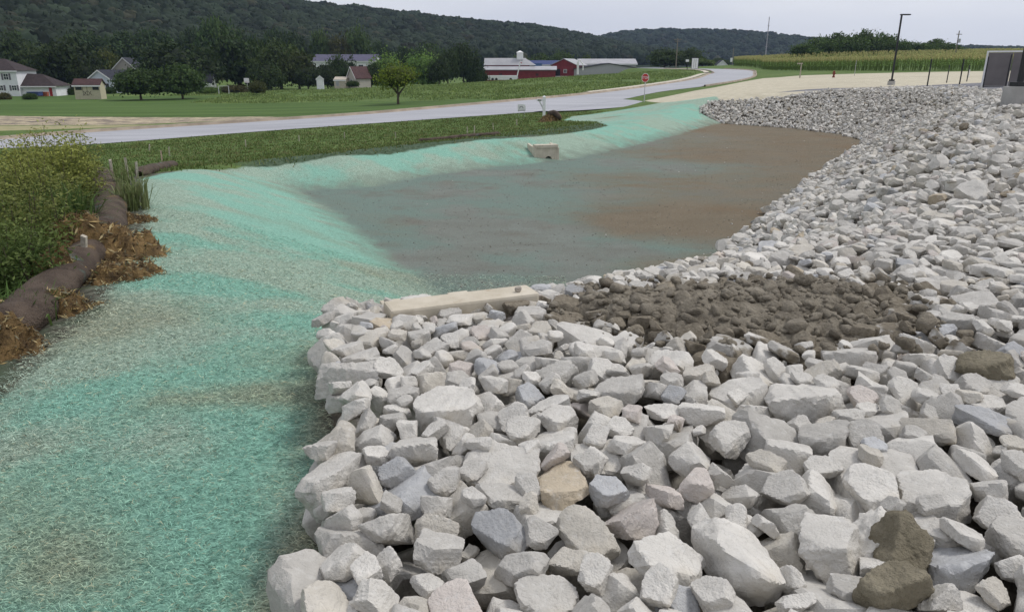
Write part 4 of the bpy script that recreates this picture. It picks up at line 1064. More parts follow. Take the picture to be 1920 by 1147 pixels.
CROWNS['airy'] = [crown('broad', 33, 120, 24, .085)]
TRUNKS = [trunk_mesh(s) for s in (1, 2)]
_tk = [0]
def tree(u, vtop, wpx, y, kind, label, tint=(1, 1, 1), vbase=None, name='tree', stem=0.07, group=None):
    """a tree wpx wide at distance y whose top shows at u, vtop"""
    x, _, ztop = at(u, vtop, y); zb = gz(x, y) if vbase is None else at(u, vbase, y)[2]
    w = wpx * y * 0.955 / FPX; Ht = max(ztop - zb, 1.0)
    k = _tk[0]; _tk[0] += 1
    root = empty(name, (x, y, zb), k * 2.399, 1); tag(root, label, 'tree', group)
    st = Ht * stem
    c = link('crown', CROWNS[kind][k % len(CROWNS[kind])], M_LEAF, root)
    c.location = (0, 0, st * .8); c.scale = (w / 2, w / 2, Ht - st * .8); c.color = (*tint, 1)
    t = link('trunk', TRUNKS[k % 2], M_BARK, root); t.scale = (w * .42, w * .42, Ht * max(.55, stem * 2.4))
    return root
DK = (0.55, 0.62, 0.62)
tree(256, 131, 80, 145, 'round', 'round dark green lawn tree beside the yellow shed, left of its twin', (.72, .85, .75), 187, 'lawn_tree', .10)
tree(335, 126, 78, 147, 'round', 'round dark green lawn tree right of its twin on the mown grass', (.76, .92, .78), 187, 'lawn_tree', .11)
tree(743, 117, 84, 106, 'airy', 'lone yellow-brown tree standing by the road in the field', (1.95, 1.85, .62), 196, 'lawn_tree', .30)
# willows and conifers in the middle
tree(722, 105, 62, 205, 'willow', 'pale green willow behind the lone yellow-brown tree, to its left', (2.0, 2.3, 1.6), name='willow_tree', stem=.1)
tree(790, 104, 66, 200, 'willow', 'pale green willow to the right of the lone yellow-brown tree', (1.9, 2.3, 1.6), name='willow_tree', stem=.1)
tree(838, 92, 50, 205, 'tall', 'dark tree right of the willows', DK); tree(868, 82, 56, 215, 'tall', 'tallest dark tree next to the red barn', (.5, .56, .6)); tree(893, 100, 40, 208, 'conifer', 'narrow dark conifer touching the red barn', (.5, .6, .6), stem=.05)
tree(822, 108, 46, 196, 'broad', 'low dark bushy tree below the dark trees by the barn', DK)
# garden trees round the houses
for a in ((18, 64, 92, 225, 'tall', 'dark tree above the white house at the left picture edge', DK), (70, 92, 70, 215, 'broad', 'dark tree over the garage roof of the white house', (.6, .62, .5)),
          (118, 74, 104, 195, 'tall', 'big black-green tree behind the yellow shed', (.42, .46, .44)), (152, 112, 54, 192, 'broad', 'dark bushy tree at the right of the big black-green tree', (.48, .5, .45)),
          (196, 97, 58, 235, 'broad', 'olive-brown tree behind the pale blue house', (1.15, .95, .75)), (160, 60, 80, 290, 'tall', 'tall blue-green tree on the slope above the yellow shed', (.55, .65, .68)),
          (232, 66, 84, 285, 'broad', 'wide tree on the slope above the beige gable', (.55, .66, .66)), (285, 56, 70, 290, 'tall', 'tall slope tree above the twin lawn trees, left one', (.6, .72, .7)),
          (330, 86, 128, 200, 'broad', 'widest dark tree right behind the twin lawn trees', (.42, .48, .45)), (372, 92, 70, 205, 'tall', 'dark tree at the right shoulder of the widest one', (.52, .6, .55)),
          (402, 34, 78, 300, 'tall', 'pale green tree standing highest on the left slope', (.8, .95, .8)), (438, 70, 90, 215, 'tall', 'dark green tree behind the basketball hoop', (.5, .6, .55)),
          (470, 82, 80, 225, 'broad', 'bushy tree right of the hoop', (.6, .68, .58)), (520, 84, 84, 212, 'broad', 'mid green rounded tree left of the purple roof', (.75, .8, .65)),
          (556, 100, 70, 206, 'tall', 'brown-green tree left of the white long building', (.7, .66, .55)), (497, 120, 60, 196, 'broad', 'low green tree at the field edge under the rounded tree', (.6, .68, .6)),
          (575, 128, 46, 198, 'tall', 'dark tree in front of the left end of the white building', (.45, .5, .48)), (630, 108, 44, 214, 'broad', 'rounded dark tree before the middle of the white building', (.6, .72, .6)),
          (612, 126, 42, 206, 'broad', 'lower dark tree between the white shed and the grey shed', (.5, .55, .5)), (658, 112, 36, 225, 'conifer', 'small dark conifer above the brown roofed house', (.5, .58, .6)),
          (694, 122, 38, 200, 'tall', 'dark tree right of the brown roofed house', (.5, .58, .5)),
          (600, 62, 44, 330, 'tall', 'yellow-green slope tree above the purple roof, left one', (.85, .95, .7)), (636, 72, 46, 330, 'broad', 'reddish-brown tree on the slope above the purple roof', (1.0, .72, .72)),
          (668, 54, 52, 335, 'tall', 'tall pale tree on the slope above the purple roof', (.85, .95, .8)), (712, 84, 44, 320, 'broad', 'slope tree right of the pale tall one', (.6, .7, .68)),
          (758, 88, 40, 320, 'tall', 'slope tree above the gap between the willows', (.6, .68, .7)), (805, 86, 60, 310, 'broad', 'slope tree behind the right-hand willow', (.7, .8, .7)),
          (548, 66, 50, 330, 'broad', 'blue-green slope tree over the brown-green one', (.6, .68, .68)), (515, 56, 56, 330, 'tall', 'blue-green slope tree left of the yellow-green one', (.58, .68, .7)),
          (455, 60, 50, 320, 'broad', 'slope tree between hoop and pale green tree', (.6, .7, .66)), (350, 60, 60, 310, 'broad', 'slope tree left of the pale highest tree', (.55, .65, .66)),
          (100, 58, 70, 300, 'broad', 'slope tree above the big black-green tree', (.5, .6, .62)), (46, 44, 70, 310, 'tall', 'slope tree near the top left of the picture', (.5, .6, .62)),
          (1010, 104, 50, 300, 'broad', 'light bushy tree behind the blue roofed shed', (.9, 1.0, .85)), (1052, 100, 46, 300, 'broad', 'light bushy tree behind the red gable barn', (.9, 1.0, .85)), (975, 108, 40, 290, 'broad', 'bushy tree behind the white cupola', (.85, .95, .8)),
          (1100, 106, 24, 290, 'tall', 'small pale tree behind the white duct', (1, 1, .9)),
          (1248, 96, 60, 265, 'broad', 'dark roadside tree left of the utility pole', (.65, .72, .62)), (1290, 94, 56, 270, 'broad', 'roadside tree behind the white sign board', (.7, .78, .65)), (1318, 112, 40, 255, 'broad', 'yellow-green shrub tree right of the white sign board', (1.3, 1.35, .9)),
          (1395, 112, 40, 330, 'broad', 'low tree behind the road bend', (.75, .85, .75)), (1430, 108, 44, 330, 'broad', 'low tree at the foot of the tall mast', (.75, .85, .75)), (1350, 112, 36, 340, 'broad', 'low tree behind the small white house', (.7, .8, .7))):
    tree(a[0], a[1] - 2, a[2] * 1.15, *a[3:])
for k, (u, vt, w) in enumerate(((1512, 84, 46), (1540, 72, 50), (1572, 66, 54), (1603, 70, 50), (1630, 60, 52), (1660, 67, 52), (1686, 78, 44), (1722, 82, 46), (1752, 77, 48), (1780, 83, 44), (1806, 92, 34))):
    tree(u, vt - 2, w * 1.2, 228 + (k % 3) * 7, ('broad', 'tall')[k % 2], f'{ordinal(k + 1)} from left in the hedgerow of trees behind the corn', (.95, 1.1, .85), name='hedgerow_tree', stem=.12, group='trees behind the corn')

def forest_crown(seed):
    rs = np.random.RandomState(seed); D, F = ico(4)
    r = np.ones(len(D))
    for f, a in ((2.2, .10), (4.5, .10), (8, .07), (14, .05)):
        for _ in range(3): r += a * np.abs(np.sin(D @ (rs.normal(0, 1, 3) * f) + rs.uniform(0, 6))) - a * .6
    V = D * r[:, None] * np.array((1, 1, .5)) + np.array((0, 0, .5)); V[:, 2] = np.maximum(V[:, 2], 0)
    C = D[rs.choice(len(D), 170)]; rr = rs.uniform(.9, 1.12, 170)[:, None]
    LV, LF = leaves(C * rr * np.array((1, 1, .5)) + np.array((0, 0, .5)), np.full(170, .17), rs, 1.5, .3, C)
    F3 = np.concatenate([F, LF[:, [0, 1, 2]] + len(V), LF[:, [0, 2, 3]] + len(V)])
    tone = rs.uniform(.75, 1.3, 170)
    cols = np.concatenate([np.ones((len(V), 3)) * .9, np.repeat(tone[:, None] * np.ones((1, 3)), 4, 0)])
    return mesh_np('crown', np.concatenate([V, LV]), F3, cols=cols, smooth=True)
# forest on the hills: nobody could count it
def forest():
    rs = np.random.RandomState(5)
    protos = bpy.data.collections.new('forest_crowns')
    for k in range(5):
        me = forest_crown(40 + k); me.materials.append(M_FOREST)
        o = bpy.data.objects.new(f'forest_crown', me); protos.objects.link(o)
    n = 60000
    az = rs.uniform(-52, 46, n); r = 330 + 1300 * rs.rand(n) ** 1.25
    x, y = r * np.sin(np.radians(az)), r * np.cos(np.radians(az))
    h = hill(x, y)
    keep = (h > 3.0)
    d1 = np.interp(az, [-60, -30, -10, 8], [620, 640, 760, 900])
    keep &= (r < d1 + 60) | ((r > 950) & (r < 1480) & (az > -3))
    # thin out beyond the first ridge and keep a clearing or two
    keep &= rs.rand(n) < np.interp(r, [330, 600, 900, 1600], [1.0, .8, .75, .6])
    x, y, r, az, h = x[keep], y[keep], r[keep], az[keep], h[keep]
    z = ground_z(x, y) - 0.8
    sc_ = rs.uniform(5.0, 8.5, len(x)); ht = rs.uniform(9, 15, len(x))
    me = bpy.data.meshes.new('forest'); me.vertices.add(len(x)); me.vertices.foreach_set('co', np.stack([x, y, z], 1).astype(np.float32).ravel())
    def av(n_, d): a = me.attributes.new(n_, 'FLOAT_VECTOR', 'POINT'); a.data.foreach_set('vector', d.astype(np.float32).ravel())
    av('scl', np.stack([sc_, sc_, ht], 1)); av('rot', np.stack([rs.normal(0, .06, len(x)), rs.normal(0, .06, len(x)), rs.uniform(0, 6.28, len(x))], 1))
    t = np.clip(rs.normal(1.05, .33, len(x)), .45, 2.0); warm = np.where(rs.rand(len(x)) < .06, 1.35, 1.0)
    av('tone', np.stack([t * warm, t, t], 1))
    o = link('forest', me); tag(o, 'dark wooded hillsides along the horizon behind the houses', 'forest', kind='stuff')
    ng = bpy.data.node_groups.new('forest', 'GeometryNodeTree')
    ng.interface.new_socket('Geometry', in_out='INPUT', socket_type='NodeSocketGeometry'); ng.interface.new_socket('Geometry', in_out='OUTPUT', socket_type='NodeSocketGeometry')
    N_ = ng.nodes; gi = N_.new('NodeGroupInput'); go = N_.new('NodeGroupOutput')
    ip = N_.new('GeometryNodeInstanceOnPoints'); ci = N_.new('GeometryNodeCollectionInfo'); ci.inputs[0].default_value = protos; ci.inputs['Separate Children'].default_value = True; ci.inputs['Reset Children'].default_value = True
    def na(n_):
        a = N_.new('GeometryNodeInputNamedAttribute'); a.data_type = 'FLOAT_VECTOR'; a.inputs['Name'].default_value = n_; return a.outputs[0]
    e2r = N_.new('FunctionNodeEulerToRotation'); ng.links.new(na('rot'), e2r.inputs[0])
    ng.links.new(gi.outputs[0], ip.inputs['Points']); ng.links.new(ci.outputs[0], ip.inputs['Instance']); ip.inputs['Pick Instance'].default_value = True
    ng.links.new(e2r.outputs[0], ip.inputs['Rotation']); ng.links.new(na('scl'), ip.inputs['Scale'])
    st = N_.new('GeometryNodeStoreNamedAttribute'); st.data_type = 'FLOAT_VECTOR'; st.domain = 'INSTANCE'; st.inputs['Name'].default_value = 'tone2'
    ng.links.new(ip.outputs[0], st.inputs[0]); ng.links.new(na('tone'), st.inputs['Value'])
    ng.links.new(st.outputs[0], go.inputs[0])
    md = o.modifiers.new('forest', 'NODES'); md.node_group = ng
    print('FOREST', len(x))
def forest_material():
    m, nt, b = material('forest_leaves')
    a = nt.attr('Col', 'Color'); t = nt.n.new('ShaderNodeAttribute'); t.attribute_name = 'tone2'; t.attribute_type = 'INSTANCER'
    nt._in(b, 'Base Color', nt.mix(1.0, nt.mix(1.0, a, (0.024, 0.034, 0.021), 'MULTIPLY'), t.outputs['Vector'], 'MULTIPLY'))
    b.inputs['Roughness'].default_value = 0.9; b.inputs['Specular IOR Level'].default_value = 0.1
    return m
M_FOREST = forest_material()
forest()

# ------------------------------------------------------------------ corn field
def corn():
    rs = np.random.RandomState(9)
    P_CORN = poly([(66, 205), (61, 180), (62, 156), (68, 137), (79, 127), (110, 118), (130, 118), (150, 250), (75, 260), (66, 230)])
    rows = []
    lo, hi = P_CORN.min(0), P_CORN.max(0)
    xs = np.arange(lo[0], hi[0], .62); ys = np.arange(lo[1], hi[1], 1.1)
    X, Y = np.meshgrid(xs, ys); x = X.ravel() + rs.normal(0, .35, X.size); y = Y.ravel() + rs.normal(0, .5, X.size)
    sd = sdf(P_CORN, x, y); k = (sd < 0) & (rs.rand(len(x)) < np.where(sd > -6, 1.0, .30)); x, y = x[k], y[k]
    z = ground_z(x, y); n = len(x); h = rs.uniform(2.1, 2.65, n)
    Vs, Fs, Cs, n0 = [], [], [], 0
    # stalk with tassel, five arching blades
    for j in range(6):
        if j == 0:
            b0 = np.stack([x, y, z], 1); t0 = b0 + np.stack([rs.normal(0, .05, n), rs.normal(0, .05, n), h], 1)
            w = np.tile((.05, .0, 0), (n, 1)); mid = (b0 + t0) / 2 + np.stack([rs.normal(0, .03, n), rs.normal(0, .03, n), h * .22], 1)
            V = np.stack([b0 - w, b0 + w, mid + w * .9, t0 + w * 1.6, t0 - w * 1.6, mid - w * .9], 1)
            c = np.stack([np.tile((.10, .15, .035), (n, 1))] * 3 + [np.tile((.50, .42, .19), (n, 1))] * 2 + [np.tile((.16, .19, .05), (n, 1))], 1)
            F = np.concatenate([np.arange(n)[:, None] * 6 + np.array((0, 1, 2, 5)), np.arange(n)[:, None] * 6 + np.array((5, 2, 3, 4))])
            m_ = 6
        else:
            a = rs.uniform(0, 6.28, n); hz = h * (.18 + .15 * j); r = rs.uniform(.45, .75, n)
            d = np.stack([np.cos(a), np.sin(a), np.zeros(n)], 1); s_ = np.stack([-np.sin(a), np.cos(a), np.zeros(n)], 1) * .06
            b0 = np.stack([x, y, z + hz], 1); m1 = b0 + d * r[:, None] * .55 + np.array((0, 0, .22)); e1 = b0 + d * r[:, None] + np.array((0, 0, -.05))
            V = np.stack([b0, m1 - s_, e1, m1 + s_], 1); g = rs.uniform(.75, 1.25, n)[:, None]
            base = np.array((.135, .225, .045)) if j < 4 else np.array((.29, .31, .10))
            c = np.repeat((base * g)[:, None], 4, 1); F = np.arange(n * 4).reshape(n, 4); m_ = 4
        Vs.append(V.reshape(-1, 3)); Cs.append(c.reshape(-1, 3)); Fs.append(F + n0); n0 += n * m_
    me = mesh_np('corn_field', np.concatenate(Vs), np.concatenate(Fs), cols=np.concatenate(Cs))
    tag(link('corn_field', me, leaf_material('corn_leaves', (1, 1, 1), 1, .3)), 'tall green corn with yellow tassels on the right-hand rise', 'corn', kind='stuff')
    print('CORN', n)
corn()

# ------------------------------------------------------------------ grasses and weeds
M_BLADE = leaf_material('grass_blades', (1, 1, 1), 1, .3)
def tufts(x, y, hmin, hmax, nb, wid, cols, seed, spread=.05, name='grass', lean=.5, zoff=0.0):
    rs = np.random.RandomState(seed); n = len(x); x = np.repeat(x, nb) + rs.normal(0, spread, n * nb); y = np.repeat(y, nb) + rs.normal(0, spread, n * nb); m_ = n * nb
    z = ground_z(x, y) - .02 + zoff; h = rs.uniform(hmin, hmax, m_); a = rs.uniform(0, 6.28, m_); L = np.abs(rs.normal(0, lean, m_)) * h
    d = np.stack([np.cos(a), np.sin(a), np.zeros(m_)], 1); s_ = np.stack([-np.sin(a), np.cos(a), np.zeros(m_)], 1) * (wid * rs.uniform(.6, 1.3, m_))[:, None] * .5
    b0 = np.stack([x, y, z], 1); m1 = b0 + d * (L * .35)[:, None]; m1[:, 2] += h * .62; e1 = b0 + d * L[:, None]; e1[:, 2] += h * (1 - .25 * np.minimum(L / h, 1.4))
    V = np.stack([b0 - s_, b0 + s_, m1 + s_ * .8, e1, m1 - s_ * .8], 1).reshape(-1, 3)
    i = np.arange(m_)[:, None] * 5
    F = np.concatenate([i + np.array((0, 1, 2)), i + np.array((0, 2, 4)), i + np.array((4, 2, 3))])
    cc = np.array(cols)[rs.randint(0, len(cols), n)]; cc = np.repeat(cc, nb, 0) * rs.uniform(.7, 1.3, (m_, 1))
    return mesh_np(name, V, F, cols=np.repeat(cc, 5, 0))
rs = np.random.RandomState(31)
GREENS = [(.075, .115, .028), (.11, .155, .042), (.09, .14, .036), (.145, .18, .06)]
# strip of grass between bank and road
x = rs.uniform(-30, 10, 26000); y = rs.uniform(17, 66, 26000)
rd, hw, _ = road_info(x, y)
k = (sdf(P_HYD, x, y) > .15) & (sdf(P_FLOOR, x, y) > 1) & (rd > hw + .4) & (x > -.72 * y - 2) & (y < np.interp(x, [-30, 0, 10], [52, 66, 62])) & (rs.rand(len(x)) < np.where(sdf(P_DARKSWALE, x, y) < 0, .5, 1)); k &= (sdf(P_DIRT, x, y) > .1) | (rs.rand(len(x)) < .25)
tag(link('verge_grass', tufts(x[k], y[k], .05, .15, 5, .04, GREENS + [(.17, .17, .07)], 1, .16, 'verge_grass', .8), M_BLADE), 'rough green grass between the green bank and the road', 'grass', kind='stuff')
# weedy field beyond the road
x = rs.uniform(-75, 60, 30000); y = rs.uniform(84, 190, 30000); rd, hw, _ = road_info(x, y)
k = (sdf(P_LAWN, x, y) > .5) & (rd > hw + 3.0) & (x < np.interp(y, [84, 110, 150, 200], [6, 30, 50, 62])) & (x > -.70 * y)
q = lumps(x, y, .22, 77); k &= rs.rand(len(x)) < np.clip(.55 + q, .12, 1)
tag(link('field_weeds', tufts(x[k], y[k], .12, .42, 6, .14, [(.15, .21, .06), (.19, .26, .08), (.12, .18, .055), (.23, .29, .10)], 2, .5, 'field_weeds', .9), M_BLADE), 'tall light green weeds in the field across the road', 'weeds', kind='stuff')
# straw and fibre of the hydroseed mulch near the camera
def straw():
    rs = np.random.RandomState(41); n = 370000
    y = 1.7 + 11.5 * rs.rand(n) ** 1.7; x = rs.uniform(-1, 1, n) * (0.72 * y + .6) - 0.2
    sr = sdf(P_ROCK, x, y); k = (sdf(P_HYD, x, y) < .25 * rs.rand(n)) & (sr > -.06) & (x < 1.0)
    x, y = x[k], y[k]; n = len(x); print('STRAW', n)
    far = np.clip((y - 2) / 6, 0, 1)
    z = ground_z(x, y) + .004 + rs.rand(n) * .014
    a = rs.normal(.15, .75, n); L = rs.uniform(.014, .060, n) * (1 + .3 * far); w = rs.uniform(.0007, .0016, n) * (1 + 1.2 * far)
    d = np.stack([np.cos(a), np.sin(a), rs.normal(0, .22, n)], 1) * (L / 2)[:, None]; s_ = np.stack([-np.sin(a), np.cos(a), rs.normal(0, .5, n)], 1) * w[:, None]
    c0 = np.stack([x, y, z], 1); up = np.zeros((n, 3)); up[:, 2] = rs.uniform(0, .016, n); bend = s_ * rs.uniform(-4, 4, n)[:, None]
    V = np.stack([c0 - d, c0 + up + bend - s_, c0 + d, c0 + up + bend + s_], 1).reshape(-1, 3)
    F = np.arange(n * 4).reshape(n, 4)
    dye, bare = dye_fields(x, y); dye = sstep(.15, .75, dye + rs.normal(0, .12, n)); dye, bare = dye[:, None], bare[:, None]; q = rs.rand(n)[:, None]
    pale = np.array((.45, .56, .455)); teal = np.array((.23, .525, .415)); tan = np.array((.50, .47, .31)); dark = np.array((.06, .11, .09))
    c = pale * (1 - dye * .75) + teal * dye * .75; c = c * (1 - bare * .6) + tan * bare * .6
    c = np.where(q < .07, c * .2 + tan * .8, np.where(q > .78, c * .25 + dark * .75, c)) * rs.uniform(.6, 1.35, (n, 1))
    me = mesh_np('straw_mulch', V, F, cols=np.repeat(c, 4, 0))
    tag(link('straw_mulch', me, leaf_material('straw_fibre', (1, 1, 1), 1, .15)), 'green-dyed straw fibre mulch strewn over the left bank', 'straw', kind='stuff')
straw()

# weeds behind the sock: each clump a plant of its own
def leafy_plant(name, u, v, y, w, n_stem, h, tone, toptone, label, seed, leafsize=.07):
    """many upright stems with narrow leaves, paler plumes on top"""
    rs = np.random.RandomState(seed); x0, _, _ = at(u, v, y)
    st = MB(); LC, TT = [], []
    for k in range(n_stem):
        a = rs.uniform(0, 6.28); r = w * math.sqrt(rs.rand()); bx, by = x0 + r * math.cos(a), y + r * .8 * math.sin(a); bz = gz(bx, by)
        hh = h * rs.uniform(.5, 1.15) * (1 - .3 * (r / w) ** 2); ln = rs.normal(0, .13, 2) + np.array((math.cos(a), math.sin(a))) * .10
        top = (bx + ln[0] * hh, by + ln[1] * hh, bz + hh)
        if k % 2 == 0: st.tube([(bx, by, bz - .05), ((bx + top[0]) / 2, (by + top[1]) / 2, bz + hh * .55), top], [.008, .006, .003], 4, False)
        m_ = 84; t = rs.uniform(.1, 1.04, m_); rad = .025 + .085 * (1 - np.abs(t - .5))
        LC.append(np.stack([bx + (top[0] - bx) * t + rs.normal(0, 1, m_) * rad, by + (top[1] - by) * t + rs.normal(0, 1, m_) * rad, bz + hh * t + rs.normal(0, .03, m_)], 1))
        g = np.clip((t - .66) / .3, 0, 1)[:, None]; TT.append((np.array(tone) * (1 - g) + np.array(toptone) * g) * rs.uniform(.65, 1.3, (m_, 1)))
    LC, TT = np.concatenate(LC), np.concatenate(TT)
    V, F = leaves(LC, np.full(len(LC), leafsize), rs, 2.6, .2)
    root = empty(name, (x0, y, gz(x0, y))); tag(root, label, 'plant', 'weeds behind the sock')
    off = np.array(root.location)
    link('leaves', mesh_np('leaves', V - off, F, cols=np.repeat(TT, 4, 0)), M_BLADE, root)
    st.V = [tuple(np.array(q) - off) for q in st.V]; st.build('stems', M_BARK, root)
def blade_plant(name, u, v, y, w, n, h, cols, label, seed, wid=.022, lean=.75):
    rs = np.random.RandomState(seed); x0, _, _ = at(u, v, y)
    k = n // 5; a = rs.uniform(0, 6.28, k); r = w * np.sqrt(rs.rand(k))
    me = tufts(x0 + r * np.cos(a), y + r * np.sin(a), h * .5, h, 5, wid, cols, seed, .05, name, lean)
    tag(link(name, me, M_BLADE), label, 'plant', 'weeds behind the sock')
YG, DG, OL = (.17, .19, .04), (.075, .12, .03), (.14, .165, .04)
leafy_plant('goldenrod', 72, 300, 12.6, .78, 150, 1.20, OL, (.28, .30, .075), 'tall yellow-green goldenrod clump before the road at the left', 1)
leafy_plant('goldenrod', 20, 320, 11.2, .9, 130, 1.14, (.11, .15, .04), (.24, .26, .07), 'yellow-green goldenrod clump at the left picture edge', 2)
leafy_plant('goldenrod', 110, 290, 14.8, .65, 80, 1.34, OL, (.26, .28, .075), 'goldenrod clump rising farthest back, in front of the road', 3)
leafy_plant('weed_bush', 22, 400, 9.0, .75, 120, .95, (.11, .15, .04), (.17, .19, .055), 'bushy olive weed at the left edge above the near sock', 4, .06)
leafy_plant('weed_bush', 8, 470, 7.6, .55, 90, .8, (.08, .125, .035), (.12, .16, .045), 'dark green weed bush at the left edge beside the golden mulch', 5, .06)
blade_plant('tall_grass', 75, 370, 10.4, .6, 750, .95, [DG, (.08, .13, .035), (.10, .15, .05)], 'arching dark green grass clump leaning on the far sock', 6, .026)
blade_plant('tall_grass', 45, 350, 11.6, .6, 420, 1.05, [(.09, .14, .05), (.12, .17, .07)], 'tall pale-bladed grass among the goldenrod', 7, .028)
blade_plant('tall_grass', -20, 540, 6.4, .45, 560, .42, [(.07, .13, .03), (.11, .17, .05)], 'low bright green grass tuft behind the near sock', 8, .018)
blade_plant('tall_grass', 100, 425, 9.0, .4, 300, .5, [DG, (.07, .12, .03)], 'short dark grass tuft left of the mulch heap', 9, .02)
blade_plant('tall_grass', 250, 372, 12.6, .26, 130, .75, [(.15, .19, .07), (.20, .22, .10)], 'pale dry grass tuft on the right side of the far sock', 10, .022)
blade_plant('tall_grass', 240, 345, 14.0, .25, 80, .85, [(.12, .16, .06), (.17, .20, .08)], 'loose grass tuft at the far end of the sock', 11, .02)

# ------------------------------------------------------------------ houses and barns across the road
M_WHITE = simple('white_siding', (0.74, 0.75, 0.77), 0.7, 0.05, 1.0); M_TRIM = simple('white_trim', (0.80, 0.80, 0.80), 0.6, 0.03)
M_BLUE = simple('pale_blue_siding', (0.52, 0.56, 0.64), 0.7, 0.05); M_BEIGE = simple('beige_siding', (0.42, 0.39, 0.35), 0.75, 0.045)
M_CREAM = simple('cream_siding', (0.50, 0.46, 0.33), 0.75, 0.06); M_GREYSID = simple('grey_metal_siding', (0.36, 0.36, 0.38), 0.6, 0.05)
M_BRROOF = simple('brown_shingle', (0.045, 0.033, 0.034), 0.9, 0.2, 2); M_RDROOF = simple('red_brown_shingle', (0.085, 0.046, 0.046), 0.9, 0.15, 2)
M_DKROOF = simple('dark_shingle', (0.034, 0.036, 0.048), 0.95, 0.2, 2); M_TINROOF = simple('pale_tin_roof', (0.37, 0.37, 0.385), 0.45, 0.08, 0.4)
M_PURROOF = simple('slate_purple_roof', (0.075, 0.07, 0.12), 0.6, 0.1, 0.6); M_BARN = simple('barn_red', (0.20, 0.032, 0.040), 0.8, 0.12, 1.2)
M_DARK = simple('dark_gap', (0.02, 0.02, 0.024), 0.5); M_REDP = simple('red_paint', (0.35, 0.03, 0.03), 0.6); M_ORANGE = simple('orange_brick', (0.38, 0.11, 0.06), 0.85, .2, 4)
M_GLASS = simple('window_glass', (0.035, 0.04, 0.05), 0.12, 0.2, 1.5, spec=0.6); M_SHUT = simple('grey_shutter', (0.16, 0.15, 0.17), 0.8)
M_TAN = simple('tan_shed', (0.50, 0.44, 0.36), 0.8, 0.08); M_BLUEP = simple('blue_tarp', (0.035, 0.055, 0.16), 0.6); M_STEEL = simple('galvanised', (0.55, 0.56, 0.58), 0.4, .08, 2, metallic=.6)

def window(parent, x, y, z, w, h, shutters=True, frame=None, face=-1):
    """window on a wall that faces -y: frame, pane and shutters"""
    f = MB()
    t = .09
    for lo, hi in (((x - w / 2 - t, 0, z - t), (x - w / 2, 0, z + h + t)), ((x + w / 2, 0, z - t), (x + w / 2 + t, 0, z + h + t)), ((x - w / 2, 0, z - t), (x + w / 2, 0, z)), ((x - w / 2, 0, z + h), (x + w / 2, 0, z + h + t)), ((x - .025, 0, z), (x + .025, 0, z + h)), ((x - w / 2, 0, z + h / 2 - .025), (x - .025, 0, z + h / 2 + .025)), ((x + .025, 0, z + h / 2 - .025), (x + w / 2, 0, z + h / 2 + .025))):
        f.box((lo[0], y - .06, lo[2]), (hi[0], y + .02, hi[2]))
    fr = f.build('window', frame or M_TRIM, parent)
    MB().box((x - w / 2, y - .02, z), (x + w / 2, y + .01, z + h)).build('pane', M_GLASS, fr)
    if shutters:
        for s_ in (-1, 1):
            c = x + s_ * (w / 2 + t + .22)
            MB().box((c - .20, y - .05, z - t), (c + .20, y - .005, z + h + t)).build('shutter', M_SHUT, fr)
def gable_house(root, L, D, eave, ridge, wall, roof, axis='x', over=.35, x0=0, y0=0, trim=True, thick=.18):
    """walls with gables and a two-sided roof; `axis` is the way the ridge runs"""
    w = MB()
    if axis == 'x':
        w.prism([(y0, -1), (y0 + D, -1), (y0 + D, eave), (y0 + D / 2, ridge), (y0, eave)], 'x', x0, x0 + L)
        sl = (ridge - eave) / (D / 2)
        r = MB().prism([(y0 - over, eave - over * sl + .02), (y0 + D / 2, ridge + .02), (y0 + D + over, eave - over * sl + .02), (y0 + D + over, eave - over * sl + thick), (y0 + D / 2, ridge + thick), (y0 - over, eave - over * sl + thick)], 'x', x0 - over, x0 + L + over)
    else:
        w.prism([(x0, -1), (x0 + L, -1), (x0 + L, eave), (x0 + L / 2, ridge), (x0, eave)], 'y', y0, y0 + D)
        sl = (ridge - eave) / (L / 2)
        r = MB().prism([(x0 - over, eave - over * sl + .02), (x0 + L / 2, ridge + .02), (x0 + L + over, eave - over * sl + .02), (x0 + L + over, eave - over * sl + thick), (x0 + L / 2, ridge + thick), (x0 - over, eave - over * sl + thick)], 'y', y0 - over, y0 + D + over)
    wo_ = w.build('wall', wall, root); ro = r.build('roof', roof, root)
    if trim:
        t = MB()
        if axis == 'x': t.box((x0 - over, y0 - over - .04, eave - over * sl - .16), (x0 + L + over, y0 - over + .02, eave - over * sl + .10))
        else:
            for s_ in (-1, 1):
                xa, xb = (x0 + L / 2, x0 - over) if s_ < 0 else (x0 + L / 2, x0 + L + over)
                za, zb = ridge, eave - over * sl
                t.add([(xa, y0 - over - .05, za - .14), (xb, y0 - over - .05, zb - .14), (xb, y0 - over - .05, zb + .14), (xa, y0 - over - .05, za + .14), (xa, y0 - over - .004, za - .14), (xb, y0 - over - .004, zb - .14), (xb, y0 - over - .004, zb + .14), (xa, y0 - over - .004, za + .14)],
                      [(0, 1, 2, 3), (7, 6, 5, 4), (0, 4, 5, 1), (1, 5, 6, 2), (2, 6, 7, 3), (3, 7, 4, 0)])
        t.build('fascia', M_TRIM, ro)
    return wo_, ro
def place(name, u, v, y, label, cat, rz=0, group=None):
    x, _, z = at(u, v, y); root = empty(name, (x, y, z), rz); tag(root, label, cat, group); return root
def mpp(y): return y * 0.955 / FPX           # metres for one photo pixel at distance y

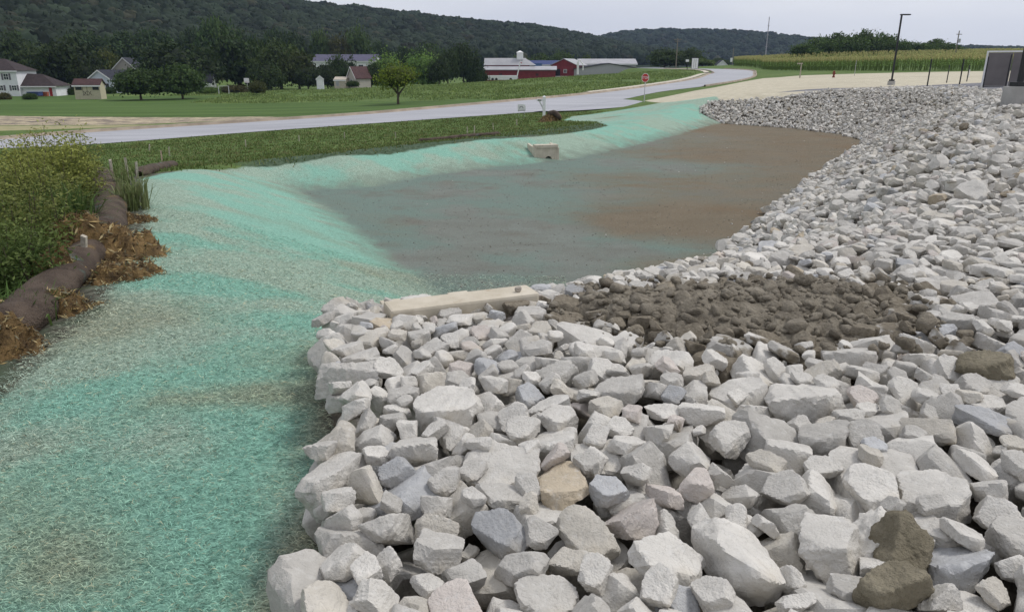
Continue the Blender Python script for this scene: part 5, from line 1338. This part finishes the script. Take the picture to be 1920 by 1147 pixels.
# white two-storey house with garage wing
h = place('white_house', 39, 183, 165, 'white two-storey house with brown roof and garage wing at the left edge', 'house', R(4))
k = mpp(165); L = 11.0
MB().box((-L, 0, -1), (0, 8, 5.5)).build('wall', M_WHITE, h)
o_ = .45; mb = MB(); mb.add([(-L - o_, -o_, 5.5), (o_, -o_, 5.5), (o_, 8 + o_, 5.5), (-L - o_, 8 + o_, 5.5), (-L + 4, 4, 8.0), (-4, 4, 8.0)], [(0, 1, 5, 4), (1, 2, 5), (2, 3, 4, 5), (3, 0, 4), (3, 2, 1, 0)])
rf = mb.build('roof', M_BRROOF, h); MB().box((-L - o_, -o_ - .06, 5.28), (o_, -o_ - .003, 5.52)).build('fascia', M_TRIM, rf)
for x_, z_ in ((-2.2, 3.7), (-5.4, 3.7), (-0.95, 1.5), (-3.7, 1.5)): window(h, x_, 0, z_, .9, 1.15 if z_ > 3 else .95)
MB().box((.02, 1.2, -1), (7.0, 7.5, 2.3)).build('garage', M_WHITE, h)
rg = MB().add([(.02, .5, 2.3), (7.5, .5, 2.3), (7.5, 8, 2.3), (.02, 8, 2.3), (.02, 4.2, 4.9), (3.2, 4.2, 4.8)], [(0, 1, 5, 4), (1, 2, 5), (2, 3, 4, 5), (3, 0, 4), (3, 2, 1, 0)]).build('garage_roof', M_BRROOF, h)
MB().box((.02, .44, 2.08), (7.5, .497, 2.30)).build('fascia', M_TRIM, rg)
MB().box((5.6, 1.14, 0), (6.2, 1.18, 2.05)).build('door', M_REDP, h)
# small things at the white house
for name, u, v, y, w_, d_, hh, mat, lab, cat in (('brick_planter', 80, 181, 162, 2.2, .6, .9, M_ORANGE, 'low orange brick planter in front of the garage', 'planter'), ('pool_cover', 62, 180, 160, 2.4, 1.6, .8, M_BLUEP, 'dark blue covered pool tub beside the white house', 'pool')):
    r_ = place(name, u, v, y, lab, cat)
    b_ = MB().box((-w_ / 2, 0, 0), (w_ / 2, d_, hh * .8)).build('body', mat, r_, bevel=.05)
    MB().box((-w_ / 2 - .06, -.06, hh * .803), (w_ / 2 + .06, d_ + .06, hh)).build('rim', mat, r_, bevel=.02)
# cream garden shed
s_ = place('garden_shed', 141, 180, 150, 'cream garden shed with red-brown roof and double doors', 'shed', R(2))
gable_house(s_, 5.0, 2.2, 2.1, 3.05, M_CREAM, M_RDROOF, 'x', .25)
for xa in (1.7, 2.55):
    d_ = MB().box((xa, -.04, .05), (xa + .8, -.004, 1.95)).build('door', M_CREAM, s_)
    MB().box((xa - .06, -.07, .05), (xa, -.003, 1.95)).build('door_trim', M_DARK, d_)
    for q in (-1, 1):
        c = xa + .40; MB().add([(c - .33 * q, -.065, .12), (c - .33 * q + .09, -.065, .12), (c + .33 * q, -.065, .9), (c + .33 * q - .09, -.065, .9), (c - .33 * q, -.042, .12), (c - .33 * q + .09, -.042, .12), (c + .33 * q, -.042, .9), (c + .33 * q - .09, -.042, .9)], [(0, 1, 2, 3), (7, 6, 5, 4), (0, 4, 5, 1), (1, 5, 6, 2), (2, 6, 7, 3), (3, 7, 4, 0)]).build('brace', M_DARK, d_)
for xa in (.9, 4.2): window(s_, xa, 0, 1.2, 1.0, .6, False, M_DARK)
# pale blue gable house and beige gable house behind
h = place('blue_house', 167, 172, 186, 'pale blue gable house with dark roof behind the cream shed', 'house', R(-14))
gable_house(h, 7.2, 10, 2.7, 4.9, M_BLUE, M_DKROOF, 'y', .3); window(h, 5.6, 0, .5, .7, 1.3, False, M_DARK)
h = place('beige_house', 212, 160, 205, 'beige house with steep gable behind the left lawn tree', 'house', R(10))
gable_house(h, 6.8, 9, 3.6, 6.9, M_BEIGE, M_DKROOF, 'y', .3); window(h, 2.2, 0, 1.6, .8, 1.2, False, M_TRIM)
MB().box((6.9, 2, -1), (11.5, 8, 2.8)).build('side_wing', M_WHITE, h)
MB().add([(6.95, 1.6, 3.9), (12, 1.6, 2.6), (12, 8.4, 2.6), (6.95, 8.4, 3.9), (6.95, 1.6, 4.1), (12, 1.6, 2.8), (12, 8.4, 2.8), (6.95, 8.4, 4.1)], [(0, 3, 2, 1), (4, 5, 6, 7), (0, 1, 5, 4), (1, 2, 6, 5), (2, 3, 7, 6), (3, 0, 4, 7)]).build('wing_roof', M_TINROOF, h)
# white house bits seen between trees
h = place('white_cottage', 352, 176, 195, 'white cottage glimpsed between the twin lawn trees', 'house', R(8)); gable_house(h, 6, 6, 2.6, 4.6, M_WHITE, M_DKROOF, 'x', .3); window(h, 2, 0, 1, .9, 1.1, False); 
h = place('hillside_house', 342, 86, 400, 'white house high on the wooded slope at the left', 'house', R(5)); gable_house(h, 12, 8, 3.2, 6, M_WHITE, M_TINROOF, 'x', .4); window(h, 4, 0, 1.2, 1.1, 1.2, False); window(h, 8, 0, 1.2, 1.1, 1.2, False)
# long white building with purple roof
h = place('white_hall', 588, 140, 262, 'long white building with purple-grey roof behind the trees', 'building', R(-2))
gable_house(h, 21, 12, 4.4, 6.4, M_WHITE, M_PURROOF, 'x', .5)
for xa in (3, 7.5, 12, 16.5, 19.5): window(h, xa, 0, 1.6, 1.5, 1.5, False)
# brown roofed cottage, white shed and grey shed
h = place('brown_roof_cottage', 652, 164, 195, 'small cottage with red-brown roof and white gable at the field edge', 'house', R(-38))
gable_house(h, 3.2, 5, 2.4, 4.9, M_BEIGE, M_RDROOF, 'y', .25); window(h, 1.6, 0, .9, .8, 1.0, False)
h = place('white_shed', 594, 161, 192, 'small white shed with arched door at the field edge', 'shed', R(12)); gable_house(h, 1.7, 2.5, 1.6, 2.3, M_WHITE, M_DKROOF, 'y', .15); MB().box((.4, -.05, .05), (1.3, -.004, 1.45)).build('door', M_TRIM, h)
h = place('grey_shed', 627, 162, 193, 'low tan-grey shed between the dark trees at the field edge', 'shed', R(-10)); gable_house(h, 3.0, 2.6, 1.5, 2.1, M_TAN, M_TAN, 'x', .15); MB().box((.5, -.05, .05), (1.3, -.004, 1.4)).build('door', M_GREYSID, h)
# the red barns
h = place('red_barn', 908, 150, 232, 'long low red barn with pale metal roofs and white cupola', 'barn', R(-3))
MB().box((0, 0, -1), (21.5, 9, 2.9)).build('wall', M_BARN, h)
for xa in (5.0, 16.0): window(h, xa, 0, 1.2, .8, .6, False, M_BARN)
MB().add([(-.4, -.5, 2.75), (21.9, -.5, 2.75), (21.9, 3.6, 3.75), (-.4, 3.6, 3.75), (-.4, -.5, 2.95), (21.9, -.5, 2.95), (21.9, 3.6, 3.95), (-.4, 3.6, 3.95)], [(0, 3, 2, 1), (4, 5, 6, 7), (0, 1, 5, 4), (1, 2, 6, 5), (2, 3, 7, 6), (3, 0, 4, 7)]).build('lower_roof', M_TINROOF, h)
MB().box((0, 3.62, 3), (13.5, 9, 4.4)).build('upper_wall', M_BARN, h)
MB().add([(-.4, 3.3, 4.2), (15.5, 3.3, 4.2), (12.2, 6.2, 6.3), (-.4, 6.2, 6.3), (-.4, 9.2, 4.2), (15.5, 9.2, 4.2)], [(0, 1, 2, 3), (3, 2, 5, 4), (1, 5, 2), (0, 3, 4), (0, 4, 5, 1)]).build('upper_roof', M_TINROOF, h)
c_ = MB().box((9.6, 5.2, 5.8), (11.5, 7.2, 7.9)).build('cupola', M_TRIM, h); MB().add([(9.4, 5.0, 7.9), (11.7, 5.0, 7.9), (11.7, 7.4, 7.9), (9.4, 7.4, 7.9), (10.55, 6.2, 8.5)], [(0, 1, 4), (1, 2, 4), (2, 3, 4), (3, 0, 4), (3, 2, 1, 0)]).build('cap', M_TRIM, c_)
a_ = place('grain_auger', 969, 146, 229, 'white slanted grain auger leaning at the red barn', 'auger'); MB().tube([(0, 0, 0), (1.1, 0.3, 4.8)], .16, 8).build('tube', M_TRIM, a_); MB().tube([(.95, .25, 4.5), (1.5, .3, 4.1)], .12, 6).build('spout', M_REDP, a_); MB().box((-.4, -.3, -.3), (.4, .3, .25)).build('hopper', M_STEEL, a_)
t_ = place('white_trailer', 914, 149, 224, 'long low white trailer parked in front of the red barn', 'trailer'); MB().box((0, 0, -.2), (8.6, 2, 1.05)).build('body', M_TRIM, t_, bevel=.06); 
for xa in (1.5, 2.6, 6.8): MB().tube([(xa, -.06, .0), (xa, .25, .0)], .38, 12).build('wheel', M_DARK, t_)
h = place('red_gable_barn', 1033, 146, 240, 'red barn with gable front between long barn and grey hall', 'barn', R(-20))
gable_house(h, 8.2, 12, 3.7, 5.5, M_BARN, M_TINROOF, 'y', .3, trim=False); MB().box((1.2, -.06, 0), (3.0, -.004, 2.6)).build('door', M_DARK, h); window(h, 4.6, 0, 1.5, .9, .9, False); MB().box((.1, -.1, -.6), (8.1, -.005, .5)).build('plinth', M_TRIM, h)
h = place('blue_roofed_shed', 990, 148, 262, 'white shed with dark blue roof behind the red barns', 'shed'); gable_house(h, 10.5, 6, 4.6, 5.8, M_WHITE, M_BLUEP, 'x', .3); MB().box((2.0, -2.0, -1), (4.6, -.02, 5.0)).build('blue_bin', simple('blue_metal', (.07, .14, .30), .6), h)
h = place('grey_hall', 1077, 146, 236, 'wide low grey metal hall right of the red barns', 'building', R(3))
gable_house(h, 21, 14, 2.5, 4.1, M_GREYSID, M_DKROOF, 'y', .35, trim=False)
h = place('tin_roof_hall', 1086, 146, 258, 'hall with pale tin roof showing above the grey one', 'building'); gable_house(h, 19, 10, 4.4, 5.9, M_GREYSID, M_TINROOF, 'x', .4)
d_ = place('dust_collector', 1083, 140, 234, 'white dust collector with bent duct beside the red gable barn', 'duct'); d_.scale = (.8, .8, .8); MB().tube([(0, 0, 0), (0, 0, 4.6)], .42, 10).build('cyclone', M_TRIM, d_); MB().tube([(0, 0, 4.6), (.3, 0, 5.2), (.8, 0, 5.2), (1.4, 0, 4.3), (1.8, 0, 4.0), (2.0, 0, 3.4), (2.0, 0, 1.5)], .2, 8).build('duct', M_TRIM, d_)
h = place('distant_cottage', 1344, 134, 330, 'tiny white cottage far off at the road bend', 'house'); gable_house(h, 4.2, 5, 2.6, 4.4, M_WHITE, M_DKROOF, 'y', .3); window(h, 2.1, 0, 1, .9, 1.0, False)
# hedge and clipped shrubs in the gardens
def shrub(u, v, y, w, hgt, label, tint, d=None):
    x, _, z = at(u, v, y); o = link('shrub', CROWNS['round'][0], M_LEAF); o.location = (x, y, z - .15); o.scale = (w / 2, (d or w) / 2, hgt); o.color = (*tint, 1); tag(o, label, 'shrub', 'garden shrubs')
shrub(207, 177, 180, 2.6, 1.7, 'clipped round dark shrub before the pale blue house', (.6, .75, .6)); shrub(57, 187, 150, 2.4, 1.3, 'green shrub before the blue tub', (.8, .95, .7)); shrub(118, 180, 172, 5.6, 1.8, 'dark hedge left of the cream shed', (.5, .6, .5), 1.6)
shrub(10, 190, 150, 2.2, 1.7, 'brownish shrub at the corner of the white house', (1.2, .8, .7)); shrub(662, 163, 190, 3.0, 1.5, 'low dark shrub in front of the brown roofed cottage', (.6, .7, .55)); shrub(484, 176, 160, 3.2, 2.6, 'rounded grey-brown bush at the left end of the weedy field', (1.0, .8, .7))
shrub(395, 180, 172, 4.4, 2.0, 'light green bush left of the swing frame', (1.3, 1.5, 1.0)); shrub(440, 178, 176, 6, 2.2, 'dark red-green bush behind the swing frame', (.9, .6, .55))
# swing frame and basketball hoop
f_ = place('swing_frame', 411, 176, 158, 'grey metal swing frame at the lawn edge', 'swing frame', R(10))
for xa in (0, 1.0): MB().tube([(xa * 2, -.4, 0), (xa * 2, 0, 1.5), (xa * 2, .5, 0)], .05, 6).build('leg', M_STEEL, f_)
MB().tube([(0, 0, 1.5), (2.0, 0, 1.5)], .05, 6).build('bar', M_STEEL, f_); MB().tube([(.5, 0, 1.5), (.55, 0, .6), (1.0, 0, .6), (1.05, 0, 1.5)], .02, 5).build('swing', M_DARK, f_)
f_ = place('basketball_hoop', 465, 178, 180, 'white basketball backboard before the dark trees', 'hoop'); MB().tube([(0, .3, 0), (0, .3, 3.0)], .07, 8).build('pole', M_STEEL, f_); MB().box((-.6, .0, 2.7), (.6, .08, 3.75)).build('backboard', M_TRIM, f_, bevel=.02)
mb = MB(); mb.tube([(.25 * math.cos(t), -.28 + .25 * math.sin(t), 2.9) for t in np.linspace(0, 6.283, 17)], .02, 5); mb.build('rim', M_REDP, f_)

# ------------------------------------------------------------------ signs, mailbox, poles, fence
def text_mesh(body, size, name, mat, parent, loc, rot=(math.pi / 2, 0, 0)):
    cu = bpy.data.curves.new(name, 'FONT'); cu.body = body; cu.size = size; cu.align_x = 'CENTER'; cu.align_y = 'CENTER'; cu.extrude = .002
    t = bpy.data.objects.new(name, cu); COL.objects.link(t)
    me = bpy.data.meshes.new_from_object(t.evaluated_get(bpy.context.evaluated_depsgraph_get())); bpy.data.objects.remove(t)
    o = link(name, me, mat, parent); o.location = loc; o.rotation_euler = rot; return o
M_STOP = simple('stop_red', (0.50, 0.045, 0.040), 0.5, .06); M_BLACK = simple('black_metal', (0.025, 0.025, 0.028), 0.45, .1)
x, y, z = at(1208, 188, 71); s_ = empty('stop_sign', (x, y, gz(x, y)), R(-42)); tag(s_, 'red stop sign on a steel post at the site entrance', 'sign')
zt = at(1210, 138, 71)[2] - gz(x, y)
MB().box((-.03, -.02, -.3), (.03, .02, zt - .02)).build('post', M_STEEL, s_)
oc = [(.39 * math.cos(R(22.5 + 45 * k)), zt - .39 + .39 * math.sin(R(22.5 + 45 * k))) for k in range(8)]
bd = MB().prism([(.42 / .39 * a, zt - .39 + (b - zt + .39) * .42 / .39) for a, b in oc], 'y', -.035, -.022).build('border', M_TRIM, s_)
MB().prism([(a * .97, zt - .39 + (b - zt + .39) * .97) for a, b in oc], 'y', -.046, -.0352).build('face', M_STOP, s_)
text_mesh('STOP', .31, 'lettering', M_TRIM, s_, (0, -.050, zt - .39))
# mailbox post
M_VINYL = simple('white_vinyl', (.82, .82, .83), .5, .03)
x, y, z = at(1020, 214, 56); zb = gz(x, y); hh = at(1020, 180, 56)[2] - zb
s_ = empty('mailbox_post', (x, y, zb), R(5)); tag(s_, 'white vinyl mailbox post with side arm and house number', 'mailbox post')
MB().box((-.10, -.10, -.2), (.10, .10, hh - .06)).build('post', M_VINYL, s_, bevel=.012); MB().add([(-.13, -.13, hh - .058), (.13, -.13, hh - .058), (.13, .13, hh - .058), (-.13, .13, hh - .058), (0, 0, hh + .02)], [(0, 1, 4), (1, 2, 4), (2, 3, 4), (3, 0, 4), (3, 2, 1, 0)]).build('cap', M_VINYL, s_)
MB().box((-.55, -.07, hh - .38), (-.103, .07, hh - .22)).build('arm', M_VINYL, s_, bevel=.01); MB().add([(-.104, -.04, hh - .95), (-.104, -.04, hh - .78), (-.40, -.04, hh - .383), (-.28, -.04, hh - .383), (-.104, .04, hh - .95), (-.104, .04, hh - .78), (-.40, .04, hh - .383), (-.28, .04, hh - .383)], [(0, 1, 2, 3), (7, 6, 5, 4), (0, 4, 5, 1), (1, 5, 6, 2), (2, 6, 7, 3), (3, 7, 4, 0)]).build('brace', M_VINYL, s_)
MB().box((-.48, -.078, hh - .34), (-.22, -.0703, hh - .27)).build('number_plate', M_BLACK, s_)
# small sign with a grey arch emblem
x, y, z = at(978, 214, 57); zb = gz(x, y); hh = at(978, 196, 57)[2] - zb
s_ = empty('yard_sign', (x, y, zb), R(4)); tag(s_, 'small white sign with a grey arch emblem in front of the road', 'sign')
MB().add([(-.30, -.015, hh - .48), (.30, -.015, hh - .48), (.30, -.015, hh - .15), (.20, -.015, hh), (-.30, -.015, hh), (-.30, .015, hh - .48), (.30, .015, hh - .48), (.30, .015, hh - .15), (.20, .015, hh), (-.30, .015, hh)], [(0, 1, 2, 3, 4), (9, 8, 7, 6, 5), (0, 5, 6, 1), (1, 6, 7, 2), (2, 7, 8, 3), (3, 8, 9, 4), (4, 9, 5, 0)]).build('panel', M_TRIM, s_)
for xa in (-.2, .2): MB().tube([(xa, .02, -.2), (xa, .02, hh - .48)], .012, 6).build('leg', M_STEEL, s_)
MB().tube([(.13 * math.cos(t) - .02, -.022, hh - .30 + .15 * math.sin(t)) for t in np.linspace(0, math.pi, 12)] + [(-.15, -.022, hh - .31)], .022, 6).build('emblem', M_SHUT, s_); MB().box((-.27, -.021, hh - .455), (.27, -.0153, hh - .415)).build('caption', M_SHUT, s_)
# rolled sock and heap beside the mailbox
x, y, _ = at(1030, 226, 52); hp = mound('dirt_heap', x, y, 1.1, .8, .55, M_MULCH, 14, .2); tag(hp, 'reddish dirt heap with rolled black sock beside the mailbox post', 'heap')
rl = empty('sock_roll', (x + .25, y - .1, gz(x, y) + .45), R(-18)); tag(rl, 'dark rolled end of filter sock on the dirt heap by the mailbox', 'filter sock')
MB().tube([(-.40, 0, 0), (-.2, 0, .10), (0, 0, .13), (.22, 0, .06), (.42, 0, -.12), (.55, 0, -.3)], [.10, .17, .20, .20, .18, .12], 14).build('roll', M_SOCK, rl, smooth=True)
# utility poles and masts
M_POLE = simple('pole_wood', (.22, .19, .16), .95, .15, 3); M_MAST = simple('mast_steel', (.42, .40, .42), .5)
def pole(name, u, vb, vt, y, rad, label, cat, mat, arms=(), group=None):
    x, _, z = at(u, vb, y); hh = at(u, vt, y)[2] - z; r_ = empty(name, (x, y, z)); tag(r_, label, cat, group)
    MB().tube([(0, 0, -1), (0, 0, hh)], [rad, rad * .7], 8).build('shaft', mat, r_)
    for (dz, half) in arms: MB().box((-half, -rad - .1, hh - dz - .08), (half, -rad * .8, hh - dz + .08)).build('crossarm', mat, r_)
    return r_, hh
pole('utility_pole', 1267, 131, 72, 235, .20, 'grey utility pole with crossarm behind the weedy field', 'utility pole', M_POLE, ((.4, 1.2), (.9, .8)), 'utility poles')
r_, hh = pole('utility_pole', 1372, 132, 90, 300, .18, 'utility pole with white box at the far end of the road', 'utility pole', M_POLE, (), 'utility poles'); MB().box((-.9, -.5, hh - 5.2), (-.2, .1, hh - 3.7)).build('transformer', M_TRIM, r_)
r_, hh = pole('radio_mast', 1434, 118, 32, 420, .28, 'very tall thin radio mast above the road bend', 'mast', M_MAST, ())
for q in (.35, .6, .8): MB().box((-.5, -.3, hh * q), (.5, .3, hh * q + .25)).build('collar', M_MAST, r_)
r_, hh = pole('utility_pole', 1791, 103, 58, 205, .17, 'utility pole with transformer behind the corn at the right', 'utility pole', M_POLE, ((.9, .7),), 'utility poles'); MB().tube([(.45, -.1, hh - 3.0), (.45, -.1, hh - 2.0)], .28, 10).build('transformer', M_STEEL, r_)
# sign board and dark post at the bend
x, y, z = at(1302, 133, 195); s_ = empty('sign_board', (x, y, z), R(0)); tag(s_, 'upright white sign board with dark frame by the road bend', 'sign'); k = mpp(195)
MB().box((-.9, 0, .2), (.9, .12, 3.2)).build('frame', M_DARK, s_); MB().box((-.78, -.03, .45), (.78, -.003, 3.0)).build('panel', M_TRIM, s_)
for xa in (-.30, .18): MB().box((xa, -.045, .7), (xa + .07, -.0303, 2.8)).build('lettering', M_SHUT, s_)
for xa in (-.6, .6): MB().box((xa - .06, .02, -.6), (xa + .06, .1, .2)).build('leg', M_DARK, s_)
r_, hh = pole('roadside_post', 1288, 134, 114, 190, .10, 'short dark post with white plate left of the sign board', 'post', M_DARK, ()); MB().box((-.5, -.12, hh - .3), (.3, -.08, hh + .25)).build('plate', M_TRIM, r_)
# T-shaped wooden post, hydrant, thin post and marker in front of the corn
r_, hh = pole('wooden_tee_post', 1500, 143, 120, 108, .10, 'pale wooden post with short top board before the corn', 'post', M_WOOD, ()); MB().box((-.55, -.12, hh - .05), (.15, .1, hh + .12)).build('board', M_WOOD, r_)
M_HYD = simple('hydrant_rust', (.20, .055, .04), .8, .2, 6)
x, y, z = at(1563, 144, 104); h_ = empty('fire_hydrant', (x, y, z - .05)); tag(h_, 'rust-red fire hydrant on the grass before the corn', 'hydrant')
MB().tube([(0, 0, -.1), (0, 0, .08), (0, 0, .1), (0, 0, .62), (0, 0, .66), (0, 0, .74), (0, 0, .82)], [.17, .17, .12, .12, .16, .13, .04], 12).build('barrel', M_HYD, h_, smooth=True)
for q in (-1, 1): MB().tube([(.1 * q, 0, .48), (.22 * q, 0, .48)], .07, 8).build('nozzle', M_HYD, h_)
MB().tube([(0, -.1, .4), (0, -.24, .4)], .09, 8).build('pumper_nozzle', M_HYD, h_)
pole('thin_post', 1603, 135, 113, 110, .04, 'thin grey post standing before the corn', 'post', M_MAST); pole('marker_post', 1817, 140, 131, 90, .06, 'short white marker post right of the fence posts', 'post', M_TRIM)

def lamp(u, vb, vt, y, label, base_r, base_h, pole_w, arm=1, top=None):
    x, _, z = at(u, vb, y); hh = (at(u, vt, y)[2] - z) if top is None else top
    r_ = empty('parking_lamp', (x, y, z)); tag(r_, label, 'lamp post', 'parking lot lamps')
    MB().tube([(0, 0, -1.2), (0, 0, base_h)], base_r, 20).build('base', M_LAMPB, r_)
    MB().box((-pole_w * 1.5, -pole_w * 1.5, base_h + .003), (pole_w * 1.5, pole_w * 1.5, base_h + .14)).build('base_cover', M_BLACK, r_, bevel=.01)
    MB().box((-pole_w / 2, -pole_w / 2, base_h + .142), (pole_w / 2, pole_w / 2, hh)).build('pole', M_BLACK, r_)
    hd = MB().box((-.1, -.16, hh + .003), (.75 * arm, .16, hh + .10)).build('lamp_head', M_BLACK, r_, bevel=.02)
    MB().box((.2, -.12, hh - .012), (.68, .12, hh - .002)).build('lens', M_GLASS, hd)
    return r_
M_LAMPB = simple('lamp_base_concrete', (.42, .41, .40), .9, .1, 2, .2, 20)
lamp(1670, 164, 29, 70, 'slim black parking lamp on concrete base at the far pad', .32, .55, .12)
lamp(1902, 205, 0, 24.4, 'near black lamp post on a thick concrete base at the right edge', .42, .70, .13, 1, 7.0)
# black fence posts
FP = ((1737, 170, 112, 54, 'leftmost'), (1774, 160, 123, 72, 'second from left, a shorter'), (1797, 169, 112, 54.5, 'third from left'), (1812, 156, 123, 74, 'short far'), (1842, 169, 107, 54.5, 'first before the grey enclosure'), (1884, 168, 103, 54.5, 'second before the grey enclosure'))
for u, vb, vt, y, w_ in FP:
    x, _, z = at(u, vb, y); hh = at(u, vt, y)[2] - z; r_ = empty('fence_post', (x, y, z)); tag(r_, f'{w_} black fence post on the edge of the pad', 'fence post', 'black fence posts')
    MB().tube([(0, 0, -.8), (0, 0, hh - .03)], .045, 10).build('shaft', M_BLACK, r_); MB().tube([(0, 0, hh - .028), (0, 0, hh), (0, 0, hh + .04)], [.055, .055, .015], 10).build('cap', M_BLACK, r_)
# grey enclosure
x, y, z = at(1838, 165, 58); r_ = empty('enclosure', (x, y, z - .1), R(-32)); tag(r_, 'grey panelled enclosure with pale frame at the right edge of the pad', 'enclosure')
M_PANEL = simple('taupe_panel', (.17, .155, .155), .7, .08, 1); k = mpp(58)
for xa in (.14, 1.72): MB().box((xa, -.03, .25), (xa + 1.54, .03, 2.62)).build('panel', M_PANEL, r_, bevel=.01)
for xa in (0, 3.30): MB().box((xa, -.07, -.3), (xa + .12, .07, 2.75)).build('post', M_TRIM, r_)
MB().box((.125, -.05, 2.64), (3.295, .05, 2.76)).build('top_rail', M_TRIM, r_); MB().box((.125, -.06, .10), (3.295, .06, .22)).build('bottom_rail', M_BLACK, r_)
MB().box((3.23, .08, .1), (3.29, 3.2, 2.62)).build('side_panel', M_PANEL, r_); MB().box((.03, .08, .1), (.09, 3.2, 2.62)).build('side_panel', M_PANEL, r_)

# ------------------------------------------------------------------ air
hz = MB().box((-2400, -300, -6), (2400, 2300, 130)).build('haze', None)
m = bpy.data.materials.new('haze'); m.use_nodes = True; nt = m.node_tree; nt.nodes.clear()
vo = nt.nodes.new('ShaderNodeVolumePrincipled'); vo.inputs['Density'].default_value = 0.00010; vo.inputs['Color'].default_value = (.52, .68, 1.0, 1); vo.inputs['Anisotropy'].default_value = 0.2
ou = nt.nodes.new('ShaderNodeOutputMaterial'); nt.links.new(vo.outputs[0], ou.inputs['Volume']); hz.data.materials.append(m)
tag(hz, kind='stuff')
